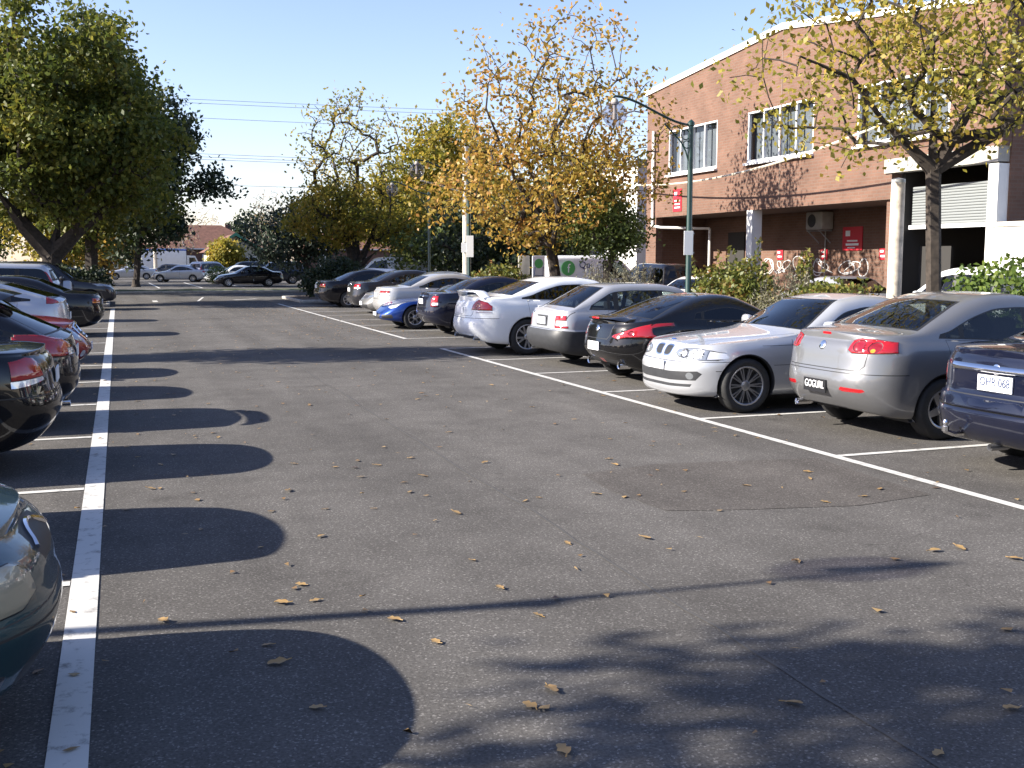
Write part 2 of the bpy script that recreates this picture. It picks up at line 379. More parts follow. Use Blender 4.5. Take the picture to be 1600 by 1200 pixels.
MODELS = {}
def build_model(s):
    if s['id'] in MODELS: return MODELS[s['id']]
    S = Shell(s); L, W = s['L'], s['W']; bm = S.bm; i = S.i; detail = s.get('detail', 1)
    parts = []           # (name, mesh, matkey, parent index)
    xk, Ay, Az, By, bz = i['xk'], i['Ay'], i['Az'], i['By'], i['bz']
    fAz = lambda x: np.interp(x, xk, Az); fBy = lambda x: np.interp(x, xk, By); fb = lambda x: np.interp(x, xk, bz)
    c = s.get('bow', .22)
    trim = S.tag('window_trim', s.get('trim','black'), 0)
    # windscreen / rear window
    def topglass(x0, x1, rear, name, inset, mat, dy=.02):
        n = 9; pts = []
        e0, e1 = x0, x1
        def xx(x, y): return x + (c*(y/W)**2 if not rear else -c*(y/W)**2)
        y0 = float(fBy(xx(x0, fBy(x0)))) - dy; y1 = float(fBy(xx(x1, fBy(x1)))) - dy
        a = [(xx(x0, y), y) for y in np.linspace(-y0, y0, n)]; b = [(xx(x1, y), y) for y in np.linspace(y1, -y1, n)]
        return [(L/2-p, q) for p, q in a+b]
    g = s.get('ws')
    if g:
        S.cut('top', topglass(g[0], g[1], False, '', 0, '', .015), trim, 1, only={0}, nmin=.1)
        t = S.tag('windscreen', s.get('glass','glass'), 0); S.cut('top', topglass(g[0]+.02, g[1]-.03, False, '', 0, '', .045), t, 1, only={trim}, nmin=.1)
    g = s.get('bl')
    if g:
        if g[0] == 'end':     # steep rear window: polygon in end view
            S.cut('end', g[1], trim, -1, only={0}, back=1.6); t = S.tag('rear_window', s.get('rglass', s.get('glass','glass')), 0)
            S.cut('end', g[2], t, -1, only={trim}, back=1.6)
        else:
            S.cut('top', topglass(g[0], g[1], True, '', 0, '', .015), trim, 1, only={0}, nmin=.1)
            t = S.tag('rear_window', s.get('rglass', s.get('glass','glass')), 0); S.cut('top', topglass(g[0]+.025, g[1]-.025, True, '', 0, '', .045), t, 1, only={trim}, nmin=.1)
    # side windows
    d = s['dlo']   # dict x0,x1 (at base), lean (dx per z at rear), pillars [(x, w, kind)]
    def dlo(m, xa, xb, leanA=0., leanB=0.):
        xs = np.linspace(d['x0'], d['x1'], 46); low = [(x, float(fb(x))+d.get('lift',.03)+m) for x in xs]; up = [(x, float(fAz(x))-d.get('drop',.02)-m) for x in xs]
        out_l = []; out_u = []
        def clipx(x, z, zl):
            lo = xa + m + leanA*(z-zl); hi = xb - m + leanB*(z-zl)
            return min(max(x, lo), hi)
        for (x, zl), (_, zu) in zip(low, up):
            if zu - zl < .03: continue
            out_l.append((clipx(x, zl, zl), zl)); out_u.append((clipx(x, zu, zl), zu))
        # remove near duplicates
        def dd(p):
            o = []
            for q in p:
                if not o or abs(q[0]-o[-1][0]) > .004: o.append(q)
            return o
        # re-evaluate heights at clipped x
        lo2 = [(x, float(fb(x))+d.get('lift',.03)+m) for x, z in dd(out_l)]
        up2 = [(x, max(float(fAz(x))-d.get('drop',.02)-m, float(fb(x))+d.get('lift',.03)+m+.012)) for x, z in dd(out_u)]
        return lo2 + up2[::-1]
    for sy in (1,-1):
        pl = dlo(0, d['x0'], d['x1'], 0, d.get('leanB', -.3))
        if len(pl) > 3: S.cut('side', X(s, pl), trim, sy, only={0}, nmin=.1)
        edges = [d['x0']] + [p[0] for p in d['pillars']] + [d['x1']]
        for k in range(len(edges)-1):
            hw0 = d['pillars'][k-1][1]/2 if k > 0 else 0; hw1 = d['pillars'][k][1]/2 if k < len(d['pillars']) else 0
            lA = d['pillars'][k-1][2] if k > 0 else 0; lB = d['pillars'][k][2] if k < len(d['pillars']) else d.get('leanB', -.3)
            pl = dlo(.014, edges[k]+hw0, edges[k+1]-hw1, lA, lB)
            if len(pl) > 3:
                t = S.tag('side_window', s.get('sglass', s.get('glass','glass')), 0); S.cut('side', X(s, pl), t, sy, only={trim}, nmin=.1)
    seam = S.tag('panel_gap', 'black', 0)
    wx = [s['fo'], s['fo']+s['wb']]; wr = s['wr']; R = wr + s.get('archgap', .05)
    # wheel arches
    kill = S.tag('kill', 'black', 0); arch_edges = []
    for x in wx:
        for sy in (1,-1):
            pl = circ(L/2-x, wr, R, 34)
            S.cut('side', pl, kill, sy, only={0}, nmin=-2)
    # painted lower strips / bumpers / extra cuts given by the spec
    made = {}
    for e in s.get('cuts', []):
        view, poly, name, mat, sides = e[:5]; opt = e[5] if len(e) > 5 else {}
        sgns = {'both':(1,-1), 'front':(1,), 'rear':(-1,), 'up':(1,), 'left':(1,), 'right':(-1,)}[sides]
        mir = opt.get('mirror', False); par = made.get(opt.get('parent'), 0)
        only = {0} if not opt.get('on') else {made[q] for q in made if q[0] in (opt['on'] if isinstance(opt['on'], (list,tuple,set)) else [opt['on']])} | ({0} if opt.get('body') else set())
        pls = [poly]
        if mir: pls.append(mirror(poly) if view == 'end' else [(a, -b) for a, b in poly])
        for sg in sgns:
            for mi, pl in enumerate(pls):
                if view == 'side': pl = X(s, pl)
                if view == 'top': pl = [(L/2-a, b) for a, b in pl]
                key = (name, sg, mi)
                if name == 'panel_gap': t = seam
                elif opt.get('merge') and name in [k[0] for k in made]: t = [made[k] for k in made if k[0] == name][0]
                else:
                    pk = opt.get('parent'); pidx = 0
                    if pk: pidx = made.get((pk, sg, mi), made.get((pk, sg, 0), 0))
                    t = S.tag(opt.get('as', name), mat, pidx); made[key] = t
                on = only if not opt.get('on') else ({made.get((q, sg, mi), made.get((q, sg, 0), -1)) for q in ([opt['on']] if isinstance(opt['on'], str) else opt['on'])} | ({0} if opt.get('body') else set()))
                S.cut(view, pl, t, sg, only=on, nmin=opt.get('nmin', .12), back=opt.get('back', 1.5))
    # doors
    if detail:
        for k, (xa, xb, leanA, leanB) in enumerate(s.get('doors', [])):
            for sy in (1,-1):
                zl = .27; pl = []
                zt = lambda x: float(fb(x)) + .025
                pl = [(xa, zl+.05),(xa+.05, zl)] + [(xb-.05-.0, zl),(xb, zl+.05)] + [(xb+leanB, zt(xb)), (xa+leanA, zt(xa))]
                t = S.tag('door', 'paint', 0); S.cut('side', X(s, pl), t, sy, only={0}, nmin=.1)
                fs = S.faces(t)
                if fs:
                    rr = bmesh.ops.inset_region(bm, faces=fs, thickness=.005, depth=0)
                    for f in rr['faces']: f[S.lay] = seam
                # handle
                xh = xb - .2; p, nn = S.side(sy, xh, float(fb(xh))-.09)
                if p:
                    hb = Buf().rbox((p.x, p.y+sy*.012, p.z), (.19,.035,.03), .012).mesh('door_handle'); parts.append(('door_handle', hb, s.get('handle','paint'), ('tag', t)))
    # light seams
    for t, (nm, mt, pr) in enumerate(S.tags):
        if nm in ('headlight','tail_light') and detail:
            fs = S.faces(t)
            if fs:
                rr = bmesh.ops.inset_region(bm, faces=fs, thickness=.006, depth=.004)
                for f in rr['faces']: f[S.lay] = seam
    bmesh.ops.delete(bm, geom=S.faces(kill), context='FACES')
    # remove loose sliver under arches
    # bumper offset
    for nm, dist in s.get('push', {}).items():
        for t, (n2, m2, p2) in enumerate(S.tags):
            if n2 == nm:
                fs = S.faces(t)
                if fs:
                    bm.normal_update()
                    r = bmesh.ops.extrude_face_region(bm, geom=fs)
                    nf = [f for f in r['geom'] if isinstance(f, bmesh.types.BMFace)]
                    for f in nf: f[S.lay] = t
                    nv = {v for f in nf for v in f.verts}
                    bm.normal_update()
                    mv = {v: v.normal.copy() for v in nv}
                    for v, no in mv.items(): v.co += no*dist
                    for f in bm.faces:
                        if f[S.lay] == t: pass
                    bmesh.ops.delete(bm, geom=[f for f in fs if f.is_valid], context='FACES_ONLY')
    bm.normal_update()
    # split by tag
    idx = {}; order = []
    groups = {}
    for f in bm.faces: groups.setdefault(f[S.lay], []).append(f)
    tagpart = {}
    out = []
    for t in sorted(groups):
        nm, mt, pr = S.tags[t]
        vm = {}; vv = []; ff = []
        for f in groups[t]:
            q = []
            for v in f.verts:
                if v not in vm: vm[v] = len(vv); vv.append(tuple(v.co))
                q.append(vm[v])
            ff.append(tuple(q))
        me = bpy.data.meshes.new(nm); me.from_pydata(vv, [], ff); me.shade_smooth()
        try: me.set_sharp_from_angle(angle=math.radians(40))
        except Exception: pass
        # keep the shading of the whole shell so that cuts leave no creases
        nrm = [tuple(v.normal) for v in vm.keys()]
        if nm not in ('panel_gap',):
            try: me.normals_split_custom_set_from_vertices(nrm)
            except Exception: pass
        tagpart[t] = len(out); out.append([nm, me, mt, pr])
    for q in out:
        q[3] = None if q[3] is None or S.tags[q[3]][0] == 'body' and q[0] == 'body' else (tagpart.get(q[3]) if q[3] != 0 else -1)
    bm_copy = None
    res = []          # final: name, mesh, mat, parent index (-1 root)
    for nm, me, mt, pr in out: res.append((nm, me, mt, -1 if pr is None else pr))
    for nm, me, mt, pr in parts:
        res.append((nm, me, mt, tagpart.get(pr[1], -1) if isinstance(pr, tuple) else -1))
    # arch lips and wells
    lip = Buf(); well = Buf()
    for x in wx:
        for sy in (1,-1):
            pts = []
            for k in range(33):
                a = math.radians(-20 + 220*k/32); px, pz = L/2-x + R*math.cos(a), wr + R*math.sin(a)
                p, nn = S.side(sy, L/2-px, max(pz, .0))
                if p is None or abs(p.y) < W*.7:
                    p = Vector((px, sy*W*.93, pz))
                pts.append((px, p.y, pz))
            o = []; 
            for (px, py, pz) in pts:
                dx, dz = px-(L/2-x), pz-wr; k1 = (R-.014)/R; k2 = (R+.02)/R
                o.append([(px, py+sy*.003, pz), (L/2-x+dx*k1, py-sy*.004, wr+dz*k1), (L/2-x+dx*k1, py-sy*.05, wr+dz*k1), (L/2-x+dx*k2, py-sy*.06, wr+dz*k2), (L/2-x+dx*k2, sy*W*.42, wr+dz*k2)])
            n = len(o)
            lip.add([q for r in o for q in r[:3]], [(a*3+b, a*3+b+1, a*3+4+b, a*3+3+b) for a in range(n-1) for b in range(2)])
            well.add([q for r in o for q in r[2:]], [(a*3+b, a*3+b+1, a*3+4+b, a*3+3+b) for a in range(n-1) for b in range(2)])
            ic = [r[4] for r in o]; well.add(ic, [tuple(range(n))])
    res.append(('arch_lip', lip.mesh('arch_lip'), s.get('lip','paint'), -1)); 
    well.box((0,0,.26),(L*.8,W*1.0,.06))
    res.append(('underbody', well.mesh('underbody', smooth=False), 'black', -1))
    # wheels
    tm, rm, dm = wheel_meshes(wr, s.get('tw',.2), s.get('rr', wr*.64), s.get('rim','five'))
    for x in wx:
        for sy in (1,-1):
            off = (L/2-x, sy*(W*s.get('track',.955)-s.get('tw',.2)/2), wr)
            res.append(('wheel', tm, 'rubber', -1, off, sy)); pi = len(res)-1
            res.append(('rim', rm, s.get('rimmat','alloy'), pi, None, 1)); res.append(('brake_disc', dm, 'dark', pi, None, 1))
    # interior
    if s.get('interior', True):
        sx = s.get('seats', [L*.45, L*.66]); sh = s.get('seath', 1.0)
        for r_, xx in enumerate(sx):
            if r_ == 0:
                for sy in (1,-1):
                    b = Buf(); M = Matrix.Rotation(-.25, 3, 'Y')
                    b.rbox((L/2-xx+.05, sy*.37, .42),(.5,.48,.16),.06); b.rbox((L/2-xx-.27, sy*.37, .72*sh),(.14,.46,.62*sh),.06, M=M)
                    b.rbox((L/2-xx-.36, sy*.37, 1.1*sh),(.09,.26,.17),.04)
                    res.append(('seat', b.mesh('seat'), 'seat', -1))
            else:
                b = Buf(); M = Matrix.Rotation(-.3, 3, 'Y')
                b.rbox((L/2-xx+.05, 0, .42),(.5,W*1.35,.18),.06); b.rbox((L/2-xx-.27, 0, .7*sh),(.14,W*1.35,.55*sh),.06, M=M)
                for y in (-.38,.38): b.rbox((L/2-xx-.36, y, 1.02*sh),(.08,.25,.14),.04)
                res.append(('rear_bench', b.mesh('rear_bench'), 'seat', -1))
        xd = (s['ws'][0] if s.get('ws') else 1.3)
        b = Buf().rbox((L/2-xd-.38, 0, float(fb(xd))-.12),(.6,W*1.5,.2),.07); res.append(('dashboard', b.mesh('dashboard'), 'dark', -1))
        if s.get('rhd', True):
            st = Buf(); cpos = Vector((L/2-xd-.75, -.37, float(fb(xd))-.02)); Rm = Matrix.Rotation(-.45, 3, 'Y')
            st.tube([cpos + Rm @ Vector((0,.18*math.cos(a),.18*math.sin(a))) for a in np.linspace(0, 2*math.pi, 21)], .014, 6, False)
            st.box(cpos, (.02,.34,.04), M=Rm); res.append(('steering_wheel', st.mesh('steering_wheel'), 'dark', -1))
    # mirrors
    if s.get('mirrors', True):
        xm = s['ws'][0] + .42 if s.get('ws') else 1.6
        if 'mx' in s: xm = s['mx']
        for sy in (1,-1):
            p, nn = S.side(sy, xm, float(fb(xm))+.06); y0 = abs(p.y) if p else W*.85
            b = Buf(); M = Matrix.Rotation(sy*.2, 3, 'Z')
            b.rbox((L/2-xm, sy*(y0+.13), float(fb(xm))+.1),(.11,.21,.14),.05, M=M); b.box((L/2-xm, sy*(y0+.02), float(fb(xm))+.05),(.06,.1,.03))
            res.append(('mirror', b.mesh('mirror'), s.get('mirmat','paint'), -1)); pi = len(res)-1
            g_ = Buf().rbox((L/2-xm-.055, sy*(y0+.135), float(fb(xm))+.1),(.012,.17,.105),.03, M=M); res.append(('mirror_glass', g_.mesh('mirror_glass'), 'chrome', pi))
    # plates
    for pd in s.get('plates', []):
        sg, y, z, txt, bg, fg = pd[:6]; pw, ph = (pd[6:8] if len(pd) > 7 else (.37,.13))
        x, nn = S.end(sg, y, z); xo = max(abs(S.end(sg, y+a, z+b)[0]) for a in (-pw/2,0,pw/2) for b in (-ph/2,0,ph/2))
        xo = sg*(xo+.008)
        b = Buf().box((xo, y, z),(.012,pw,ph)); res.append(('number_plate', b.mesh('number_plate', False), bg, -1)); pi = len(res)-1
        if txt:
            me = text_mesh(txt, ph*.78); Rm = Matrix(((0,0,sg,0),(sg,0,0,0),(0,1,0,0),(0,0,0,1)))
            w0 = max(v.co.x for v in me.vertices)-min(v.co.x for v in me.vertices); k = pw*.86/w0
            me.transform(Matrix.Diagonal((k,1,1,1))); me.transform(Rm); me.transform(Matrix.Translation((xo+sg*.0075, y, z+.008)))
            res.append(('plate_lettering', me, fg, pi))
    # badge / exhaust / extra builders
    for fn in s.get('extra', []):
        for it in fn(S, s): res.append(it)
    S.bm.free()
    MODELS[s['id']] = res
    return res

def badge(sg, y, z, r=.045, mat='chrome', inner=None):
    def fn(S, s):
        x, n = S.end(sg, y, z); n = n or Vector((sg,0,0)); q = n.to_track_quat('Z','Y').to_matrix()
        b = Buf().lathe([(.001,.012),(r*.8,.01),(r,.004),(r,-.01)], 20, c=(x, y, z), M=q); yield ('badge', b.mesh('badge'), mat, -1)
        if inner:
            b = Buf().lathe([(.001,.0145),(r*.6,.0135),(r*.62,.008)], 20, c=(x, y, z), M=q); yield ('badge_face', b.mesh('badge_face'), inner, -1)
    return fn
def exhaust(y, z, r=.035, x=None, mat='chrome'):
    def fn(S, s):
        x0 = (S.end(-1,y,max(z+.07,.34))[0] if x is None else x) + .055
        M = Matrix.Rotation(-math.pi/2, 3, 'Y'); b = Buf().lathe([(r*.8,-.12),(r*.8,.06),(r,.075),(r,-.1)], 16, c=(x0, y, z), M=M)
        yield ('exhaust_pipe', b.mesh('exhaust_pipe'), mat, -1)
    return fn
def wing(x, z, hw, chord, th, drop=0, dropw=.15, mat='paint', name='spoiler', bow=.1, lift=0, legs=True, tilt=0):
    """spoiler bar across the tail; x from front"""
    def fn(S, s):
        b = Buf(); L = s['L']; n = 21; prof = []
        for a in np.linspace(0, 2*math.pi, 13)[:-1]:
            u = .5+.5*math.cos(a); t = math.sin(a)*(.35+.65*math.sin(math.pi*min(1,u*.9+.1)))*th/2
            prof.append((u, t))
        vs = []; F = []; m = len(prof)
        for k in range(n):
            y = -hw + 2*hw*k/(n-1); e = max(0, (abs(y)-(hw-dropw))/dropw) if dropw else 0
            zz = z - drop*e*e*(3-2*e); xx = x - bow*(y/hw)**2; sc = 1-.35*e
            for u, t in prof: vs.append((L/2 - (xx + (u-.5)*chord*sc), y, zz + t + tilt*(u-.5)*chord))
        for k in range(n-1):
            for j in range(m): F.append((k*m+j, k*m+(j+1)%m, (k+1)*m+(j+1)%m, (k+1)*m+j))
        F.append(tuple(range(m))); F.append(tuple((n-1)*m+j for j in range(m))); b.add(vs, F)
        yield (name, b.mesh(name), mat, -1)
    return fn

def spawn(s, paint, label, x, y, rz, cat='car', group=None, over=None, zoff=0, name='parked_car', scale=1.0):
    """x,y: world position of the car's centre"""
    res = build_model(s); root = bpy.data.objects.new(name, None); COL.objects.link(root)
    root.location = (x, y, zoff); root.rotation_euler = (0,0,rz); root.scale = (scale,)*3; root.empty_display_size = .3
    root['label'] = label; root['category'] = cat
    if group: root['group'] = group
    objs = []
    for it in res:
        nm, me, mk, pr = it[:4]
        o = bpy.data.objects.new(nm, me); COL.objects.link(o); objs.append(o)
        if not me.materials: me.materials.append(None)
        o.material_slots[0].link = 'OBJECT'
        k = (over or {}).get(mk, mk); o.material_slots[0].material = paint if k == 'paint' else MAT[k]
        if len(it) > 4:
            if it[4]: o.location = it[4]
            if it[5] < 0: o.rotation_euler = (0,0,math.pi)
    for o, it in zip(objs, res): o.parent = objs[it[3]] if it[3] is not None and it[3] >= 0 else root
    # at most thing > part > sub-part
    for o in objs:
        if o.parent is not root and o.parent.parent is not root:
            o.parent = o.parent.parent
    return root

def end_at(s, x_end, y, face, yaw=0.0):
    """centre position so that the bumper nearest the aisle is at x_end. face=+1: car points +X"""
    return x_end
# ------------------------------------------------------------------ car models (lengths in metres, x from the front bumper)
NOSE = [(0,.14),(.15,.05),(.35,0),(.55,.01),(.75,.07),(.9,.15),(1,.24)]
TAIL = [(0,.16),(.15,.06),(.32,.0),(.5,.015),(.6,.045),(.8,.06),(.93,.08),(1,.13)]
def bot(L): return [(0,.26),(.5,.21),(L-.7,.21),(L-.3,.24),(L,.3)]
def lamp2(poly): return poly
def sedan_shut(L, W, zdeck, zlow, yw, xg):
    """boot lid gap seen from behind and above"""
    out = []
    for p in band([(-yw,zdeck),(-yw+.03,zlow+.05),(-yw+.08,zlow),(yw-.08,zlow),(yw-.03,zlow+.05),(yw,zdeck)], .009): out.append(('end', p, 'panel_gap', 'black', 'rear'))
    return out
def hood_gap(x0, x1, y0, y1):
    out = []
    for p in band([(x0,y0),(x1,y1)], .009):
        out.append(('top', p, 'panel_gap', 'black', 'up', dict(mirror=True)))
    return out
def fueldoor(x, z): return [('side', q, 'panel_gap', 'black', 'left') for q in band(circ(x, z, .085, 14)+[circ(x,z,.085,14)[0]], .007)]

M3 = dict(id='m3', L=4.49, W=.8775, fo=.9, wb=2.64, wr=.315, tw=.205, rim='five', 
  sil=[(0,.62),(.15,.72),(.5,.83),(1.15,.95),(1.25,.985),(2.0,1.40),(2.5,1.46),(2.95,1.45),(3.3,1.36),(3.98,1.1),(4.25,1.085),(4.42,1.06),(4.49,1.02)],
  belt=[(0,.60),(.4,.74),(1.2,.9),(2.4,.93),(3.6,.99),(4.2,1.0),(4.49,.985)], bot=bot(4.49), nose=NOSE, tail=TAIL, ws=(1.28,2.02), bl=(3.2,3.94),
  dlo=dict(x0=1.55, x1=3.62, leanB=-.75, pillars=[(2.45,.07,-.1),(3.33,.035,-.25)]), doors=[(1.35,2.45,.08,-.02),(2.46,3.42,-.02,.12)], glass='glass', sglass='glass_mid', af=.65, ar=.55,
  cuts=[('end',[(.40,.90),(.415,1.0),(.5,1.025),(.66,1.015),(.8,.985),(.9,.955),(.9,.93),(.80,.885),(.62,.87),(.46,.87)],'tail_light','red_lens','rear',dict(mirror=True,nmin=.02,back=.40)),
        ('end',circ(.51,.945,.055,14),'reverse_lens','red_dark','rear',dict(mirror=True,on='tail_light',parent='tail_light')),
        ('end',circ(.66,.935,.05,14),'brake_lens','red_dark','rear',dict(mirror=True,on='tail_light',parent='tail_light')),
        ('end',circ(.655,.905,.02,10),'indicator_lens','amber_lens','rear',dict(mirror=True,on=['tail_light','brake_lens'],parent='tail_light')),
        ('end',rrect(-.07,.07,1.035,1.06,.01),'brake_light','red_lens','rear',dict(nmin=.0)),
        ('end',[(.36,.5),(.38,.53),(.62,.52),(.64,.5),(.6,.485),(.4,.485)],'reflector','red_lens','rear',dict(mirror=True)),
        ('end',rrect(-.27,.27,.415,.615,.03),'plate_recess','paint','rear'),
        ('end',rrect(-.34,.34,.24,.31,.03),'bumper_insert','blackplastic','rear'),
        ('end',[(-.9,.665),(.9,.665),(.9,.674),(-.9,.674)],'panel_gap','black','rear')]
       + sedan_shut(4.49,.88,1.02,.70,.64,3.95) + hood_gap(.35,1.25,.62,.74) + fueldoor(3.72,.86),
  plates=[(-1,0,.51,'GOGURL','plate_black','ink_white',.37,.135)],
  extra=[badge(-1,0,.925,.05), exhaust(.50,.27,.035)])
E3 = dict(id='e3', L=4.49, W=.8785, fo=.75, wb=2.725, wr=.325, tw=.225, rr=.235, rim='multi', track=.97, sr=.08,
  sil=[(0,.785),(.12,.815),(.5,.865),(1.2,.94),(1.38,.965),(2.15,1.31),(2.55,1.37),(2.9,1.365),(3.3,1.28),(3.85,1.03),(4.2,1.01),(4.49,.95)],
  belt=[(0,.765),(.35,.81),(1.3,.89),(2.6,.905),(3.8,.94),(4.49,.92)], bot=[(0,.2),(.5,.2),(3.8,.2),(4.49,.28)],
  nose=[(0,.05),(.1,.0),(.2,.015),(.45,.0),(.66,.01),(.71,.06),(.85,.085),(.95,.11),(1,.15)], tail=TAIL, ws=(1.42,2.16), bl=(3.1,3.84), af=.6,
  dlo=dict(x0=1.75, x1=3.5, leanB=-.9, pillars=[(2.72,.03,-.2)]), doors=[(1.42,2.78,.03,-.02)], glass='glass_mid', sglass='glass_dark', lip='paint',
  cuts=[('end',[(.30,.70),(.33,.735),(.45,.76),(.6,.765),(.74,.745),(.82,.72),(.84,.66),(.8,.628),(.66,.622),(.5,.632),(.36,.655)],'headlight','headlamp','front',dict(mirror=True,nmin=.05,back=.8)),
        ('end',circ(.46,.695,.052,16),'projector_lens','lampdark','front',dict(mirror=True,on='headlight',parent='headlight')),
        ('end',circ(.46,.695,.035,12),'lamp_glass','clear_lens','front',dict(mirror=True,on='projector_lens',parent='headlight')),
        ('end',circ(.63,.69,.05,16),'lamp_bowl','clear_lens','front',dict(mirror=True,on='headlight',parent='headlight')),
        ('end',[(.73,.64),(.73,.735),(.86,.71),(.86,.65)],'indicator_lens','clear_lens','front',dict(mirror=True,on='headlight',parent='headlight',nmin=.02)),
        ('end',[(.018,.665),(.03,.765),(.06,.785),(.16,.783),(.2,.765),(.2,.70),(.17,.66),(.12,.645),(.05,.645)],'grille_surround','chrome','front',dict(mirror=True)),
        ('end',[(.035,.67),(.045,.76),(.065,.77),(.155,.768),(.183,.755),(.182,.70),(.16,.672),(.12,.66),(.06,.66)],'grille','black','front',dict(mirror=True,on='grille_surround')),
        ('end',[(-.66,.39),(-.72,.47),(-.68,.5),(-.3,.48),(.3,.48),(.68,.5),(.72,.47),(.66,.39),(.3,.375),(-.3,.375)],'lower_grille','blackplastic','front'),
        ('end',circ(.6,.44,.042,14),'fog_light','headlamp','front',dict(mirror=True,on='lower_grille',parent='lower_grille')),
        ('end',[(-.6,.31),(-.62,.345),(-.3,.335),(.3,.335),(.62,.345),(.6,.31),(.3,.3),(-.3,.3)],'lower_grille','blackplastic','front'),
        ('end',[(-.9,.618),(-.5,.605),(0,.6),(.5,.605),(.9,.618),(.9,.611),(.5,.598),(0,.593),(-.5,.598),(-.9,.611)],'panel_gap','black','front',dict(back=.75)),
        ('side',[(.35,.5),(.35,.508),(.42,.508),(.42,.5)],'panel_gap','black','both')]
       + hood_gap(.16,1.45,.38,.74) + [('side',q,'panel_gap','black','both') for q in band([(1.36,.3),(1.36,.86)],.006)+band([(.95,.79),(2.7,.80),(4.2,.82)],.005)+band([(1.1,.56),(3.0,.56)],.006)],
  plates=[(1,0,.545,'','plate_white','ink',.37,.11)],
  extra=[badge(1,0,.83,.04,'chrome','blue_badge')])
Z7 = dict(id='z7', L=4.25, W=.9225, fo=.86, wb=2.55, wr=.335, tw=.245, rr=.24, rim='spider', track=.975, sr=.13, crown=.06, tumble=.5, cant=.16,
  sil=[(0,.6),(.2,.72),(.6,.84),(1.3,.94),(1.5,.98),(2.2,1.28),(2.55,1.315),(2.95,1.27),(3.4,1.14),(3.9,.975),(4.15,.93),(4.25,.9)],
  belt=[(0,.58),(.4,.74),(.9,.86),(1.6,.88),(2.6,.89),(3.3,.93),(3.8,.91),(4.25,.86)], bot=bot(4.25), nose=NOSE,
  tail=[(0,.2),(.15,.1),(.3,.02),(.45,0),(.6,.03),(.8,.06),(.93,.08),(1,.11)], ws=(1.55,2.2), bl=(2.95,3.85), ar=.75, mr=2.9, plan=[(0,.92),(.9,.97),(2,.955),(3.4,1.0),(4.25,.97)],
  dlo=dict(x0=1.9, x1=3.05, leanB=-.6, pillars=[(2.9,.02,-.3)]), doors=[(1.7,2.85,.05,.0)], glass='glass_mid', sglass='glass_dark', rglass='glass_dark', handle='chrome',
  cuts=[('end',[(.44,.70),(.47,.73),(.62,.78),(.75,.85),(.9,.93),(.95,.92),(.86,.83),(.88,.75),(.92,.69),(.8,.705),(.68,.70),(.55,.665)],'tail_light','red_lens','rear',dict(mirror=True,nmin=.01,back=1.0)),
        ('end',circ(.56,.70,.025,10),'reverse_lens','clear_lens','rear',dict(mirror=True,on='tail_light',parent='tail_light')),
        ('end',circ(.72,.76,.03,10),'brake_lens','red_dark','rear',dict(mirror=True,on='tail_light',parent='tail_light')),
        ('end',rrect(-.5,.5,.235,.36,.04),'bumper_insert','blackplastic','rear'),
        ('end',[(-.05,.26),(-.075,.36),(.075,.36),(.05,.26)],'fog_light','red_lens','rear',dict(on='bumper_insert',parent='bumper_insert')),
        ('end',rrect(-.3,.3,.46,.63,.04),'plate_recess','paint','rear'),
        ('end',[(-.62,.44),(.62,.44),(.62,.448),(-.62,.448)],'panel_gap','black','rear')]
       + sedan_shut(4.25,.9,.86,.66,.42,3.9),
  plates=[(-1,0,.55,'','plate_white','ink',.37,.125)],
  extra=[badge(-1,0,.80,.05), exhaust(.52,.29,.055), exhaust(-.52,.29,.055), wing(4.07,.965,.62,.26,.035,.03,.25,'paint','spoiler',.12,tilt=-.12),
         lambda S, s: [('brake_light', Buf().rbox((-2.085,0,.955),(.02,.24,.03),.008).mesh('brake_light'),'red_lens',-1)]])
